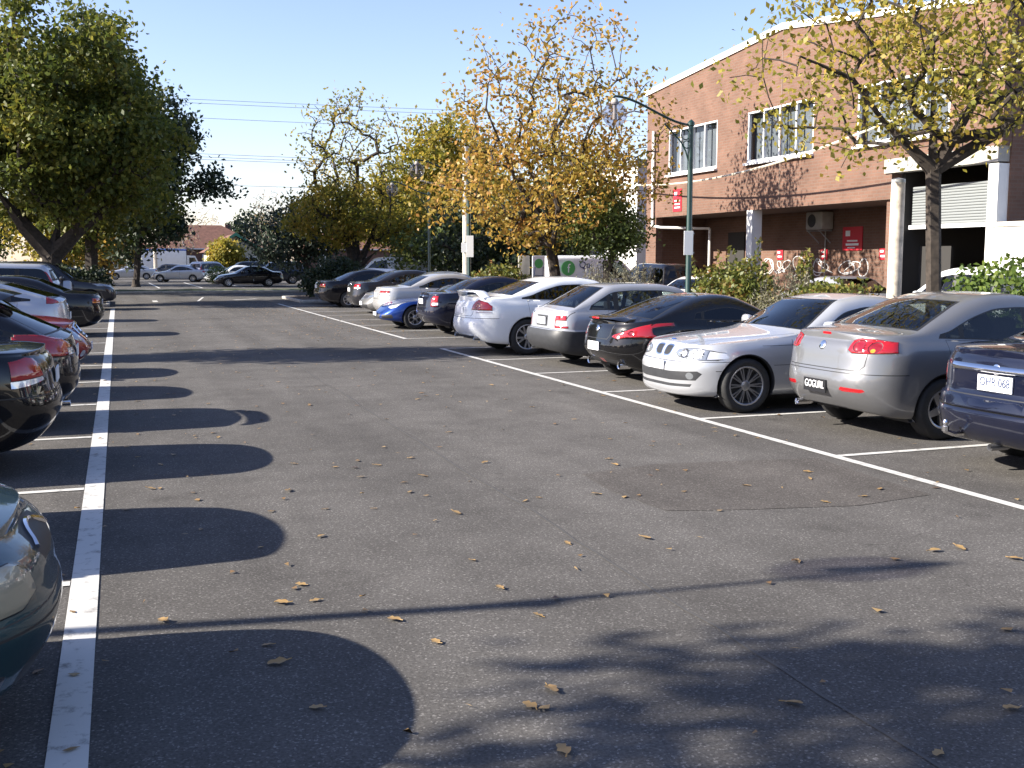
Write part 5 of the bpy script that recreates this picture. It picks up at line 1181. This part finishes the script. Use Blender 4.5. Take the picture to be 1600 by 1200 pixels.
sign('sign', 'large red sign with round white emblem above the graffiti wall', 27.75, 2.5, .95, .72, 'sign_red', BX+2.25, [(.22,.16,.22,.17,'sign_white'),(0,-.07,.5,.05,'sign_white'),(0,-.18,.62,.07,'sign_white'),(.05,-.28,.36,.035,'sign_white')])
sign('sign', 'pale red sign high on the brick wall beside the downpipe', 34.75, 3.98, .62, .8, 'sign_red', BX-.012, [(.12,.22,.2,.14,'sign_white'),(0,-.02,.4,.05,'sign_white'),(0,-.14,.36,.05,'sign_white'),(0,-.26,.4,.05,'sign_white')])
for yy, lab in ((31.6,'small red and white notice on the graffiti wall nearest the white column'),(29.15,'small red and white notice on the graffiti wall below the air conditioner pipe'),(26.3,'small red and white notice on the graffiti wall right of the large red sign')):
    sign('notice', lab, yy, 2.02, .34, .32, 'sign_red', BX+2.25, [(.06,.08,.15,.07,'sign_white'),(0,-.06,.24,.06,'sign_white')], group='red notices on the graffiti wall')
ac = empty('air_conditioner', (BX+2.0,29.1,3.08), 'beige air conditioner unit on a bracket under the brick overhang', 'air conditioner')
link('casing', Buf().rbox((0,0,0),(.45,.85,.55),.04).mesh('casing'), MAT['concrete'], ac); link('fan_grille', Buf().lathe([(.001,.01),(.2,.01),(.22,-.02)],20,c=(-.23,.1,0),M=Matrix.Rotation(-math.pi/2,3,'Y')).mesh('grille'), MAT['dark'], ac)
[link('bracket', Buf().box((.0,yy,-.31),(.5,.04,.05)).tube([(-.2,yy,-.33),(.22,yy,-.7)],.02,6).mesh('bracket'), MAT['metal_grey'], ac) for yy in (-.3,.3)]; link('pipe', Buf().tube([(.2,-.05,-.3),(.22,-.05,-2.9)],.02,6).mesh('pipe'), MAT['concrete'], ac)
# white yard wall right of the loading bay
yw_ = empty('yard_wall', (18.75,14.6,0), 'tall white rendered wall with cream coping right of the loading bay', 'wall')
link('wall', Buf().box((.12,0,1.3),(.24,9.8,2.6)).mesh('wall', False), MAT['white_render'], yw_); link('coping', Buf().box((.12,0,2.65),(.34,9.9,.1)).mesh('coping', False), MAT['cable'], yw_)
sg_ = sign('sign', 'green and white sign on the white yard wall', 17.95, 2.1, 1.1, .55, 'sign_green', 18.72); tm = text_mesh('ZA', .3, .004); tm.transform(Matrix(((0,0,-1,0),(-1,0,0,0),(0,1,0,0),(0,0,0,1)))); link('lettering', tm, MAT['sign_white'], sg_, loc=(-.016,.3,.1))
# neighbours behind
nb = empty('white_building', (20.5,45,0), 'white rendered building just left of the brick building', 'building'); link('wall', Buf().box((5,0,2.9),(10,8,5.8)).mesh('wall', False), MAT['white_render'], nb); link('roof', Buf().box((5,0,5.9),(10.4,8.4,.2)).mesh('roof', False), MAT['metal_grey'], nb)
nb = empty('brick_shed', (20.5,55.5,0), 'low red brick building glimpsed behind the orange oak', 'building'); link('wall', Buf().box((4,0,1.9),(8,11,3.8)).mesh('wall', False), MAT['brick_dark'], nb); link('roof', Buf().box((4,0,3.9),(8.5,11.5,.2)).mesh('roof', False), MAT['metal_grey'], nb)
for yy in (-3,0,3): wnd = link('window', Buf().box((-.01,yy,2.4),(.06,1.6,1.2)).mesh('w', False), MAT['darkroom'], nb); link('lintel', Buf().box((-.03,yy,3.06),(.1,1.8,.12)).mesh('l', False), MAT['concrete'], wnd)

# ------------------------------------------------------------------ street furniture
def lamp_post(x, y, label, globe_x, h=4.65, group='green lamp posts with glass globes', scale=1.0):
    r = empty('street_lamp', (x,y,0), label, 'street lamp', group); d = globe_x-x
    p = Buf(); p.lathe([(.12,0),(.12,.25),(.085,.32),(.075,1.0),(.062,1.05),(.055,h-.05),(.075,h-.03),(.075,h+.03),(.04,h+.07),(.001,h+.1)], 14); link('pole', p.mesh('pole'), MAT['lampgreen'], r)
    a = Buf(); pts = []
    for u in np.linspace(0, 1, 15): pts.append((d*u, 0, h-.02+.5*(u*u*(3-2*u)) ))
    pts.append((d*1.02,0,h+.44)); a.tube(pts, .026, 8)
    for cx, cz, rr in ((.13,-.22,.1),(.1,-.42,.075),(.36,-.14,.09)):
        a.tube([(math.copysign(cx,d)+rr*math.cos(t), 0, h+cz+rr*math.sin(t)) for t in np.linspace(0,2*math.pi,17)], .012, 5, False)
    a.tube([(math.copysign(.05,d),0,h-.75),(math.copysign(.12,d),0,h-.55),(math.copysign(.25,d),0,h-.35),(math.copysign(.62,d),0,h-.02)], .016, 6); link('arm', a.mesh('arm'), MAT['lampgreen'], r)
    g = Buf(); R_ = .25; zc = h+.12; pr = [(R_*math.sin(t), zc+R_*math.cos(t)) for t in np.linspace(.25, math.pi-.001, 20)]; g.lathe(pr, 28, c=(d,0,0)); gl = link('globe', g.mesh('globe'), MAT['globe'], r)
    c_ = Buf(); c_.lathe([(.001,zc+.32),(.05,zc+.31),(.08,zc+.24),(.075,zc+.2),(.04,zc+.2),(.035,zc+.1),(.045,zc-.02),(.045,zc-.1),(.001,zc-.12)], 14, c=(d,0,0)); link('lamp_holder', c_.mesh('holder'), MAT['concrete'], r)
    return r
lamp_post(11.3, 20.15, 'green lamp post with glass globe in front of the brick building', 9.55)
lamp_post(11.2, 35.0, 'green lamp post with glass globe among the orange leaves', 9.4)
lamp_post(12.6, 45.0, 'dark lamp post far down the right row behind the dark sedans', 11.0)
lamp_post(-6.35, 6.6, 'lamp post left of the picture casting the thin shadow across the aisle', -4.55)
def plate(label, x, y, z, w_=.42, h_=.75, rz=-.35):
    r = empty('sign', (x,y,z), label, 'sign', None, rz); link('sign_plate', Buf().rbox((0,-.06,0),(w_,.012,h_),.005).mesh('p', False), MAT['sign_white'], r); link('bracket', Buf().box((.03,-.03,.2),(.2,.05,.03)).box((.03,-.03,-.2),(.2,.05,.03)).mesh('b', False), MAT['metal_grey'], r)
plate('white parking sign on the nearer green lamp post', 11.24, 20.1, 2.2, .2, .5, -.2); plate('white parking sign on the farther green lamp post', 11.22, 34.95, 2.3, .24, .72)
pl = empty('utility_pole', (12.25,38.6,0), 'pale concrete pole with side bracket among the orange leaves', 'pole'); link('pole', Buf().tube([(0,0,0),(0,0,3.4),(0,0,6.0)],[.16,.145,.12],12).mesh('pole'), MAT['concretepole'], pl); link('bracket', Buf().tube([(0,0,4.3),(-.9,.1,4.55),(-1.7,.2,4.75)],.03,6).mesh('b'), MAT['concrete'], pl)
plate('small white notice fixed to the pale concrete pole', 12.15, 38.4, 2.3, .3, .36)
pl = empty('wooden_post', (13.36,16.2,0), 'weathered pale wooden post in front of the brick building', 'pole'); link('pole', Buf().tube([(0,0,0),(0,0,1.5),(0,0,3.25)],[.135,.128,.122],16).mesh('pole'), MAT['woodpole'], pl); link('cap', Buf().lathe([(.128,3.24),(.128,3.3),(.001,3.33)],14).mesh('cap'), MAT['metal_grey'], pl)
pl = empty('power_pole', (3.6,116,0), 'wooden power pole in front of the far houses', 'pole'); link('pole', Buf().tube([(0,0,0),(0,0,11)],[.2,.14],10).mesh('pole'), MAT['woodpole'], pl); link('crossarm', Buf().box((0,0,10.4),(2.2,.12,.12)).mesh('c'), MAT['woodpole'], pl)
def wire(label, pts_, sagz, mat='wire', rad=.012, name='power_line', group=None):
    a, b_ = Vector(pts_[0]), Vector(pts_[1]); o = link(name, Buf().tube([a.lerp(b_, u)+Vector((0,0,-sagz*4*u*(1-u))) for u in np.linspace(0,1,25)], rad, 5).mesh('wire'), MAT[mat]); tag(o, label, 'cable', group)
for i, (za, zb__, lab) in enumerate(((13.55,14.7,'topmost power line across the sky'),(13.35,14.3,'second power line from the top across the sky'),(12.45,12.9,'single power line below the top pair'),(10.0,9.9,'upper power line of the middle bundle'),(9.85,9.55,'middle power line of the middle bundle'),(9.6,9.45,'lower power line of the middle bundle'),(7.7,7.6,'lowest single power line above the far houses'))):
    wire(lab, ((-35,86,za+.5),(75,86,zb__+.2)), .55, rad=.015, group='power lines')
wire('cream service cable drooping along the brick facade', ((18.6,38.2,4.75),(16.2,11.5,6.9)), 1.15, 'cable', .03, 'service_cable')
wire('thin dark wire above the brick building roof', ((25,58,10.2),(60,40,13)), .6, 'wire', .015)

# ------------------------------------------------------------------ far houses
simple('tile_red', (.13,.06,.042), .85, noise_amt=.25, scale=3); simple('tile_brown', (.16,.075,.05), .85, noise_amt=.25, scale=3); simple('cream', (.55,.5,.38), .8); simple('trim_green', (.05,.2,.13), .6)
def house(x, y, w_, d_, h_, rh, wm, rm, label, gable=False, trim='frame_white', nw=3):
    r = empty('house', (x,y,0), label, 'house'); link('wall', Buf().box((0,0,h_/2),(w_,d_,h_)).mesh('w', False), MAT[wm], r)
    b = Buf(); e = .5; a, c_ = w_/2+e, d_/2+e
    if gable:
        b.add([(-a,-c_,h_),(a,-c_,h_),(a,c_,h_),(-a,c_,h_),(0,-c_,h_+rh),(0,c_,h_+rh)], [(0,4,5,3),(1,2,5,4)]); gw = link('gable', Buf().add([(-w_/2,-d_/2,h_),(w_/2,-d_/2,h_),(0,-d_/2,h_+rh*.86)], [(0,1,2)]).mesh('g', False), MAT[wm], r)
        t = Buf()
        for s_ in (-1,1): t.add([(s_*a,-c_,h_-.15),(s_*a,-c_,h_+.12),(0,-c_,h_+rh+.12),(0,-c_,h_+rh-.2),(s_*a,-c_-.06,h_-.15),(s_*a,-c_-.06,h_+.12),(0,-c_-.06,h_+rh+.12),(0,-c_-.06,h_+rh-.2)], [(0,1,2,3),(4,7,6,5),(0,4,5,1),(1,5,6,2),(2,6,7,3),(3,7,4,0)])
        link('bargeboard', t.mesh('t', False), MAT[trim], r)
    else:
        rg_ = max(.3, w_/2-d_/2); b.add([(-a,-c_,h_),(a,-c_,h_),(a,c_,h_),(-a,c_,h_),(-rg_,0,h_+rh),(rg_,0,h_+rh)], [(0,1,5,4),(1,2,5),(2,3,4,5),(3,0,4)])
        link('gutter', Buf().box((0,-c_,h_-.02),(w_+2*e,.12,.12)).mesh('g', False), MAT[trim], r)
    rf_ = link('roof', b.mesh('r', False), MAT[rm], r)
    if not gable: link('chimney', Buf().box((w_*.22,.6,h_+rh*.8),(.7,.6,1.5)).mesh('c', False), MAT['brick_dark'], rf_)
    for k in range(nw):
        xx = -w_/2+w_*(k+.5)/nw; wf = link('window', Buf().box((xx,-d_/2-.03,h_*.55),(1.5,.1,1.5)).mesh('w', False), MAT['frame_white'], r)
        for s_ in (-1,1): link('pane', Buf().box((xx+s_*.36,-d_/2-.09,h_*.55),(.62,.02,1.3)).mesh('p', False), MAT['winglass_solid'], wf)
simple('winglass_solid', (.02,.025,.03), .1)
house(10.5,142,13,9,3.2,3.0,'brick_dark','tile_red','far house with a broad red tiled roof')
house(-1.2,132,10,8,3.0,2.6,'cream','tile_brown','far cream house with white windows behind the silver sedan')
house(11.4,118,5.2,8,2.6,1.9,'cream','tile_brown','small cream house with a green trimmed gable', True, 'trim_green', 2)
house(30,145,14,9,3.2,3,'brick_dark','tile_brown','far brick house hidden behind the right hand trees')
# far wooded skyline
for i, (tx, ty, s_) in enumerate(((-22,120,1.2),(-14,128,1.1),(20,160,1.0),(34,120,1.3),(44,105,1.2),(-30,95,1.2),(30,90,1.0),(-16,92,1.0))):
    tree('street_tree', ('broad tree far behind the left row','rounded tree far behind the left row','tree far behind the tiled roof','tall tree beyond the brick shed','tree behind the brick building','tree far out at the left edge','tree behind the feathery green tree','olive tree far behind the oak trunk')[i], tx, ty, [[(0,0,0),(0,0,2*s_)]], [(0,0,5.2*s_,4.4*s_,4*s_,4.0*s_)], 90, 30, .5, ('leaf_oak','leaf_green','leaf_dark')[i%3], r0=.25, spread=1.2, seed=80+i)
# ------------------------------------------------------------------ vans and lorries built on the same shell
simple('silver_cover', (.45,.46,.48), .4, .3)
def vanspec(id, lights, L=5.0, W=.92, H=2.02, **k):
    d = suv(id, lights, L=L, W=W, H=H, sil=[(0,.9),(.1,1.0),(.5,1.12),(.75,1.2),(.8,1.24),(1.45,H-.16),(1.75,H-.05),(2.3,H),(L-.5,H),(L-.14,H-.05),(L-.03,1.2),(L,1.1)],
      belt=[(0,.88),(.35,1.02),(.9,1.14),(1.4,1.16),(L*.8,1.14),(L,1.05)], ws=(.82,1.5), bl=None, ar=.16, tumble=.14, cant=.14, bow=.12,
      dlo=dict(x0=1.05, x1=2.35, leanB=-.05, pillars=[]), doors=[(1.0,2.4,.05,-.02)], seats=[1.9], mirrors=True)
    d['fo'] = .75; d['wb'] = L*.58; d.update(k); return d
VN = vanspec('vn', hl([(.5,.72),(.52,.9),(.84,.92),(.86,.76)])+[('side', p, 'panel_gap', 'black', 'both') for p in band([(2.7,1.2),(2.7,1.8),(4.6,1.8),(4.6,1.2)],.012)])
def van_graphics(S, s):
    sy = -1
    def on(xs, z): p, n = S.side(sy, xs, z); return p
    def disc(xs, z, r, nm, mt, lift):
        p = on(xs, z-r); p = Vector((on(xs, z).x, p.y, z)); n = 24; pts = [(p.x+r*math.cos(2*math.pi*i/n), p.z+r*math.sin(2*math.pi*i/n)) for i in range(n)]
        M = Matrix(((1,0,0,0),(0,0,sy,p.y+sy*lift),(0,1,0,0),(0,0,0,1))); return (nm, Buf().poly(pts, M, .006).mesh(nm, False), mt, -1)
    yield disc(3.72, 1.55, .27, 'green_roundel', 'green_print', .004)
    for t, size, xs, z, mt in (('f', .46, 3.71, 1.53, 'ink_white'),('Qu', .34, 3.06, 1.66, 'ink_blue'),('C', .5, 4.25, 1.45, 'ink_blue')):
        me = text_mesh(t, size, .002); p = on(xs, z-.27 if t == 'f' else z-size*.5); me.transform(Matrix(((1,0,0,p.x),(0,0,-1,p.y+sy*(.014 if t == 'f' else .005)),(0,1,0,z),(0,0,0,1)))); yield ('lettering', me, mt, -1)
simple('green_print', (.1,.42,.12), .5); simple('ink_blue', (.03,.05,.14), .5)
VS = vanspec('vs', [], extra=[van_graphics], L=4.6)
# ------------------------------------------------------------------ paints
paint('p_greysilver', (.2,.203,.212), .55, .34, .10); paint('p_silver', (.5,.51,.53), .5, .34, .06); paint('p_black', (.004,.004,.005), .05, .3, .012); paint('p_silver_old', (.36,.37,.4), .4, .42, .12)
paint('p_white', (.78,.79,.8), .0, .35, .04); paint('p_navy', (.004,.006,.018), .15, .35, .03); paint('p_navy2', (.007,.009,.022), .2, .35, .03); paint('p_blue', (.006,.034,.19), .35, .3, .03)
paint('p_champagne', (.46,.46,.46), .45, .38, .1); paint('p_charcoal', (.02,.021,.027), .3, .35, .04); paint('p_nearblack', (.007,.007,.01), .15, .35, .025); paint('p_teal', (.02,.055,.068), .55, .35, .03)
paint('p_red', (.22,.012,.018), .25, .3, .05); paint('p_grey', (.2,.2,.2), .45, .38, .1); paint('p_darkblue', (.02,.03,.05), .4, .35, .08); paint('p_green', (.03,.05,.045), .3, .4, .1)
P = MAT; E_ = math.radians
def right(s, pnt, label, y, xe, rear=True, yaw=0., over=None, cat='car', sc=1.03):
    """bay on the right: the end nearest the aisle at x = xe"""
    spawn(s, P[pnt], label, xe + s['L']*sc/2, y, (0 if rear else math.pi)+E_(yaw), cat, 'cars parked along the right of the aisle', over, scale=sc)
def left(s, pnt, label, y, xe, rear=True, yaw=0., over=None, cat='car', sc=1.03):
    spawn(s, P[pnt], label, xe - s['L']*sc/2, y, (math.pi if rear else 0)+E_(yaw), cat, 'cars parked along the left of the aisle', over, scale=sc)
right(FA,'p_navy','dusty navy sedan with tow ball at the right edge of the picture',7.05,6.83)
right(M3,'p_greysilver','silver grey sedan with black number plate reading GOGURL',9.62,6.95)
right(E3,'p_silver','silver two door coupe nose out with twin grille and black spoked wheels',12.03,6.32,False,over=dict(alloy='alloy_dark'))
right(Z7,'p_black','glossy black coupe with pointed red tail lights and small spoiler',14.85,6.72)
right(PH,'p_silver_old','old silver hatchback with black bumper beside the black coupe',17.72,6.95)
right(CM,'p_white','white sedan with boot spoiler and twin spoke alloy wheels',20.5,6.32)
right(FT,'p_navy2','small navy sedan with tall red tail lights beyond the white sedan',25.95,7.0)
right(PO,'p_blue','bright blue sports car parked nose out',28.75,6.5,False,sc=.97)
right(CY,'p_champagne','silver sedan with wide red tail lights beyond the blue sports car',31.6,7.15)
right(GF,'p_grey','grey car nose out with only its white plate and lamps showing beyond the silver sedan',34.5,7.35,False)
right(AU,'p_charcoal','charcoal sedan with upright red and clear tail lights',37.3,7.5)
right(BD,'p_nearblack','near black sedan farthest down the right row but one',42.3,7.2)
right(GH,'p_white','white hatchback nose out at the far end of the right row',45.2,7.7,False)
left(TE,'p_teal','dark teal sedan nose out in the near left corner with cloudy headlight',4.72,-.27,False,yaw=0)
left(GH,'p_grey','hatchback left of the picture behind the teal sedan',7.75,-.92,True)
left(AE,'p_black','black sedan with red and clear tail light in the left foreground',10.6,-.52,True)
left(CV,'p_nearblack','black hatchback with large roof spoiler and red tail lights',13.35,-.45,True)
left(GH,'p_charcoal','dark hatchback set back behind the black spoiler hatchback',16.1,-1.0,True)
left(MI,'p_red','small red hatchback nose out with chrome grille',18.85,-.45,False)
left(PR,'p_silver','silver fastback hatch with long sloping rear window',21.75,-.85,True)
left(BD,'p_nearblack','long dark sedan with square red tail light in the left row',28.7,-.35,True)
left(SV,'p_silver','silver four wheel drive wagon with tall red lamps and spare wheel',35.3,-1.6,True)
left(SG,'p_charcoal','dark grey four wheel drive nose out at the far end of the left row',43.3,-.1,False)
# along the lane behind the garden strip
LG = 'cars parked in the lane by the brick building'
spawn(VN,P['p_white'],'white panel van behind the far dark sedans',14.2,58.6,E_(165),'van')
vsn = spawn(VS,P['p_white'],'white van with green roundel and blue lettering behind the rosemary bush',16.75,36.95,0,'van')
for k, (dx, dy, rz, ww) in enumerate(((-2.62,-.93,E_(4),.5),(-3.1,-.72,E_(-10),.42))):
    o = link('rear_door', Buf().rbox((0,0,1.22),(ww,.05,1.55),.02).mesh('rear_door'), P['p_white'] if k == 0 else MAT['concrete'], vsn, (dx,dy,0), (0,0,rz))
    if k == 0:
        link('green_print', Buf().lathe([(.001,.004),(.17,.004),(.17,0)],20,c=(0,-.026,1.72),M=Matrix.Rotation(math.pi/2,3,'X')).mesh('print'), MAT['green_print'], o)
        link('blue_frame', Buf().tube([(-.15,-.03,1.6),(-.18,-.03,1.3),(.16,-.03,1.28),(.17,-.03,1.6)],.018,6).mesh('frame'), MAT['ink_blue'], o)
spawn(SG,P['p_nearblack'],'dark four wheel drive behind the rosemary bush and white car',17.3,33.2,math.pi/2,'car',LG)
spawn(CY,P['p_white'],'white sedan half hidden behind the photinia at the lamp post',15.5,26.4,E_(35),'car',LG)
spawn(GF,P['p_silver_old'],'grey sedan parked in front of the graffiti wall',17.75,23.2,-math.pi/2,'car',LG)
spawn(SV,P['p_white'],'white four wheel drive behind the sparse oak trunk',16.4,17.6,math.pi/2+.2,'car',LG,dict(silver_cover='p_white'))
# far car park
FG = 'cars in the far car park'
spawn(GF,P['p_silver'],'silver sedan in the far car park at its left end',1.2,108,math.pi,'car',FG)
spawn(GH,P['p_charcoal'],'dark hatchback partly behind the far silver sedans',4.4,112,math.pi*.9,'car',FG)
spawn(GF,P['p_silver'],'silver sedan side on in the middle of the far car park',4.9,95,E_(160),'car',FG)
spawn(SV,P['p_silver'],'silver four wheel drive in the far car park beside the tufty shrub',7.6,96,E_(40),'car',FG)
spawn(GF,P['p_white'],'white sedan behind the black sedan in the far car park',8.6,87,math.pi,'car',FG)
spawn(BD,P['p_nearblack'],'black sedan side on in the far car park beside the dark bush',8.6,77.5,math.pi,'car',FG) if False else spawn(GF,P['p_nearblack'],'black sedan side on in the far car park beside the dark bush',8.5,76.8,math.pi,'car',FG)
spawn(SG,P['p_darkblue'],'dark blue four wheel drive behind the black sedan in the far car park',11.3,84.5,math.pi,'car',FG)
spawn(GS,P['p_darkblue'],'dark wagon far back behind the silver four wheel drive',10.6,101,math.pi,'car',FG)
spawn(GF,P['p_darkblue'],'dark blue sedan under the big oak in the far car park',-3.3,69.5,E_(150),'car',FG)
spawn(GH,P['p_white'],'white hatchback under the big oak in the far car park',-6.6,69.5,E_(140),'car',FG)
# box lorry
tr = empty('box_truck', (5.6,127,0), 'white box truck with a blue band along its roof', 'truck')
link('cargo_box', Buf().rbox((-.9,0,1.75),(5.0,2.2,2.3),.05).mesh('box'), MAT['white_render'], tr); link('roof_band', Buf().rbox((-.9,0,2.93),(5.04,2.24,.18),.04).mesh('band'), MAT['blue_badge'], tr)
cb = Buf(); 
prof = [(1.65,.5),(3.1,.5),(3.15,1.2),(2.95,1.5),(2.55,2.3),(1.65,2.35)]
cb.add([(x,-1.0,z) for x,z in prof]+[(x,1.0,z) for x,z in prof], [tuple(range(6)),tuple(range(11,5,-1))]+[(i,6+i,6+(i+1)%6,(i+1)%6) for i in range(6)]); cab = link('cab', cb.mesh('cab', False), MAT['white_render'], tr)
link('side_window', Buf().poly([(1.9,1.45),(2.8,1.45),(2.5,2.1),(1.9,2.1)], Matrix(((1,0,0,0),(0,0,-1,-1.0),(0,1,0,0),(0,0,0,1))), .01).mesh('sw', False), MAT['winglass_solid'], cab)
link('chassis', Buf().box((-.3,0,.5),(6,.9,.2)).mesh('ch', False), MAT['black'], tr)
for xx in (2.4,-2.0):
    for sy in (-1,1):
        tm_, rm_, dm_ = wheel_meshes(.36,.22,.23,'cap'); wl = bpy.data.objects.new('wheel', tm_); COL.objects.link(wl); wl.parent = tr; wl.location = (xx, sy*.95, .36); wl.rotation_euler = (0,0,0 if sy > 0 else math.pi); 
        if not tm_.materials: tm_.materials.append(None)
        wl.material_slots[0].link = 'OBJECT'; wl.material_slots[0].material = MAT['rubber']; ri = bpy.data.objects.new('rim', rm_); COL.objects.link(ri); ri.parent = wl
        if not rm_.materials: rm_.materials.append(None)
        ri.material_slots[0].link = 'OBJECT'; ri.material_slots[0].material = MAT['cap']
# ------------------------------------------------------------------ fallen leaves
def dead_leaf(seed, size):
    r = random.Random(seed); b = Buf(); n = 14; v = []
    for i in range(n):
        a = 2*math.pi*i/n; u = math.cos(a); lob = 1+.28*math.cos(5*a+r.random()) ; v.append((size*.5*u, size*.26*math.sin(a)*lob, .012+size*.09*(abs(math.sin(a))**1.5)*r.uniform(.2,1.2)+size*.05*u*u*r.random()))
    v.append((0,0,.012)); b.add(v, [(i,(i+1)%n,n) for i in range(n)]); b.tube([(size*.45,0,.014),(size*.72,r.uniform(-.02,.02),.016)],.003,4); return b
PROT = [dead_leaf(i, .095).mesh('fallen_leaf') for i in range(5)]
for m_ in PROT: m_.materials.append(MAT['leaf_fallen'])
rl = random.Random(4); spots = []
for px, py in ((1240,1102),(828,1105),(862,1080),(434,1038),(495,1108),(1465,1180),(880,1175),(418,1010),(255,972),(470,915),(440,944),(492,940),(616,970),(780,920),(840,963),(680,1005),(950,718),(930,773),(886,850),(713,803),(450,768),(590,728),(1246,878),(1460,862),(1500,858),(1580,1110),(1008,842),(1587,875),(1350,777),(640,770),(1165,760)):
    yc_, xc_ = 600-py, px-800; f_ = 1680
    d_ = Vector((math.sin(YAW)*math.cos(PITCH), math.cos(YAW)*math.cos(PITCH), -math.sin(PITCH)))*f_ + Vector((math.cos(YAW),-math.sin(YAW),0))*xc_ + Vector((math.sin(YAW)*math.sin(PITCH), math.cos(YAW)*math.sin(PITCH), math.cos(PITCH)))*yc_
    t_ = -1.85/d_.z; spots.append((d_.x*t_, d_.y*t_))
while len(spots) < 105:
    x = rl.uniform(-.1,6.2); y = 6+18*rl.random(); spots.append((x,y))
for i, (x, y) in enumerate(spots):
    o = bpy.data.objects.new('fallen_leaf', PROT[i%5]); COL.objects.link(o); o.location = (x,y,.001); o.rotation_euler = (rl.uniform(-.15,.15),rl.uniform(-.15,.15),rl.uniform(0,6.28)); s_ = rl.uniform(.4,.8) if i > 30 else rl.uniform(.65,1.0); o.scale = (s_,s_,s_)
    tag(o, 'dry brown oak leaf lying on the asphalt of the aisle', 'leaf', 'fallen leaves on the asphalt')
pts = []
for k in range(3000):
    if rl.random() < .5: x = rl.uniform(-5,11); y = rl.uniform(3,48)
    elif rl.random() < .6: x = 5.9+rl.gauss(0,1.1); y = rl.uniform(24,47)
    else: x = rl.uniform(-1,11); y = rl.uniform(40,62)
    pts.append((x,y,.018))
lm_ = leaf_cloud(np.array(pts), .075, RNG); nv = np.zeros(len(lm_.vertices)*3, np.float32); lm_.vertices.foreach_get('co', nv); nv = nv.reshape(-1,3); nv[:,2] = .008+np.abs(nv[:,2]-.018)*.35; lm_.vertices.foreach_set('co', nv.ravel()); lm_.update()
tag(link('leaf_litter', lm_, MAT['leaf_fallen']), kind='stuff')
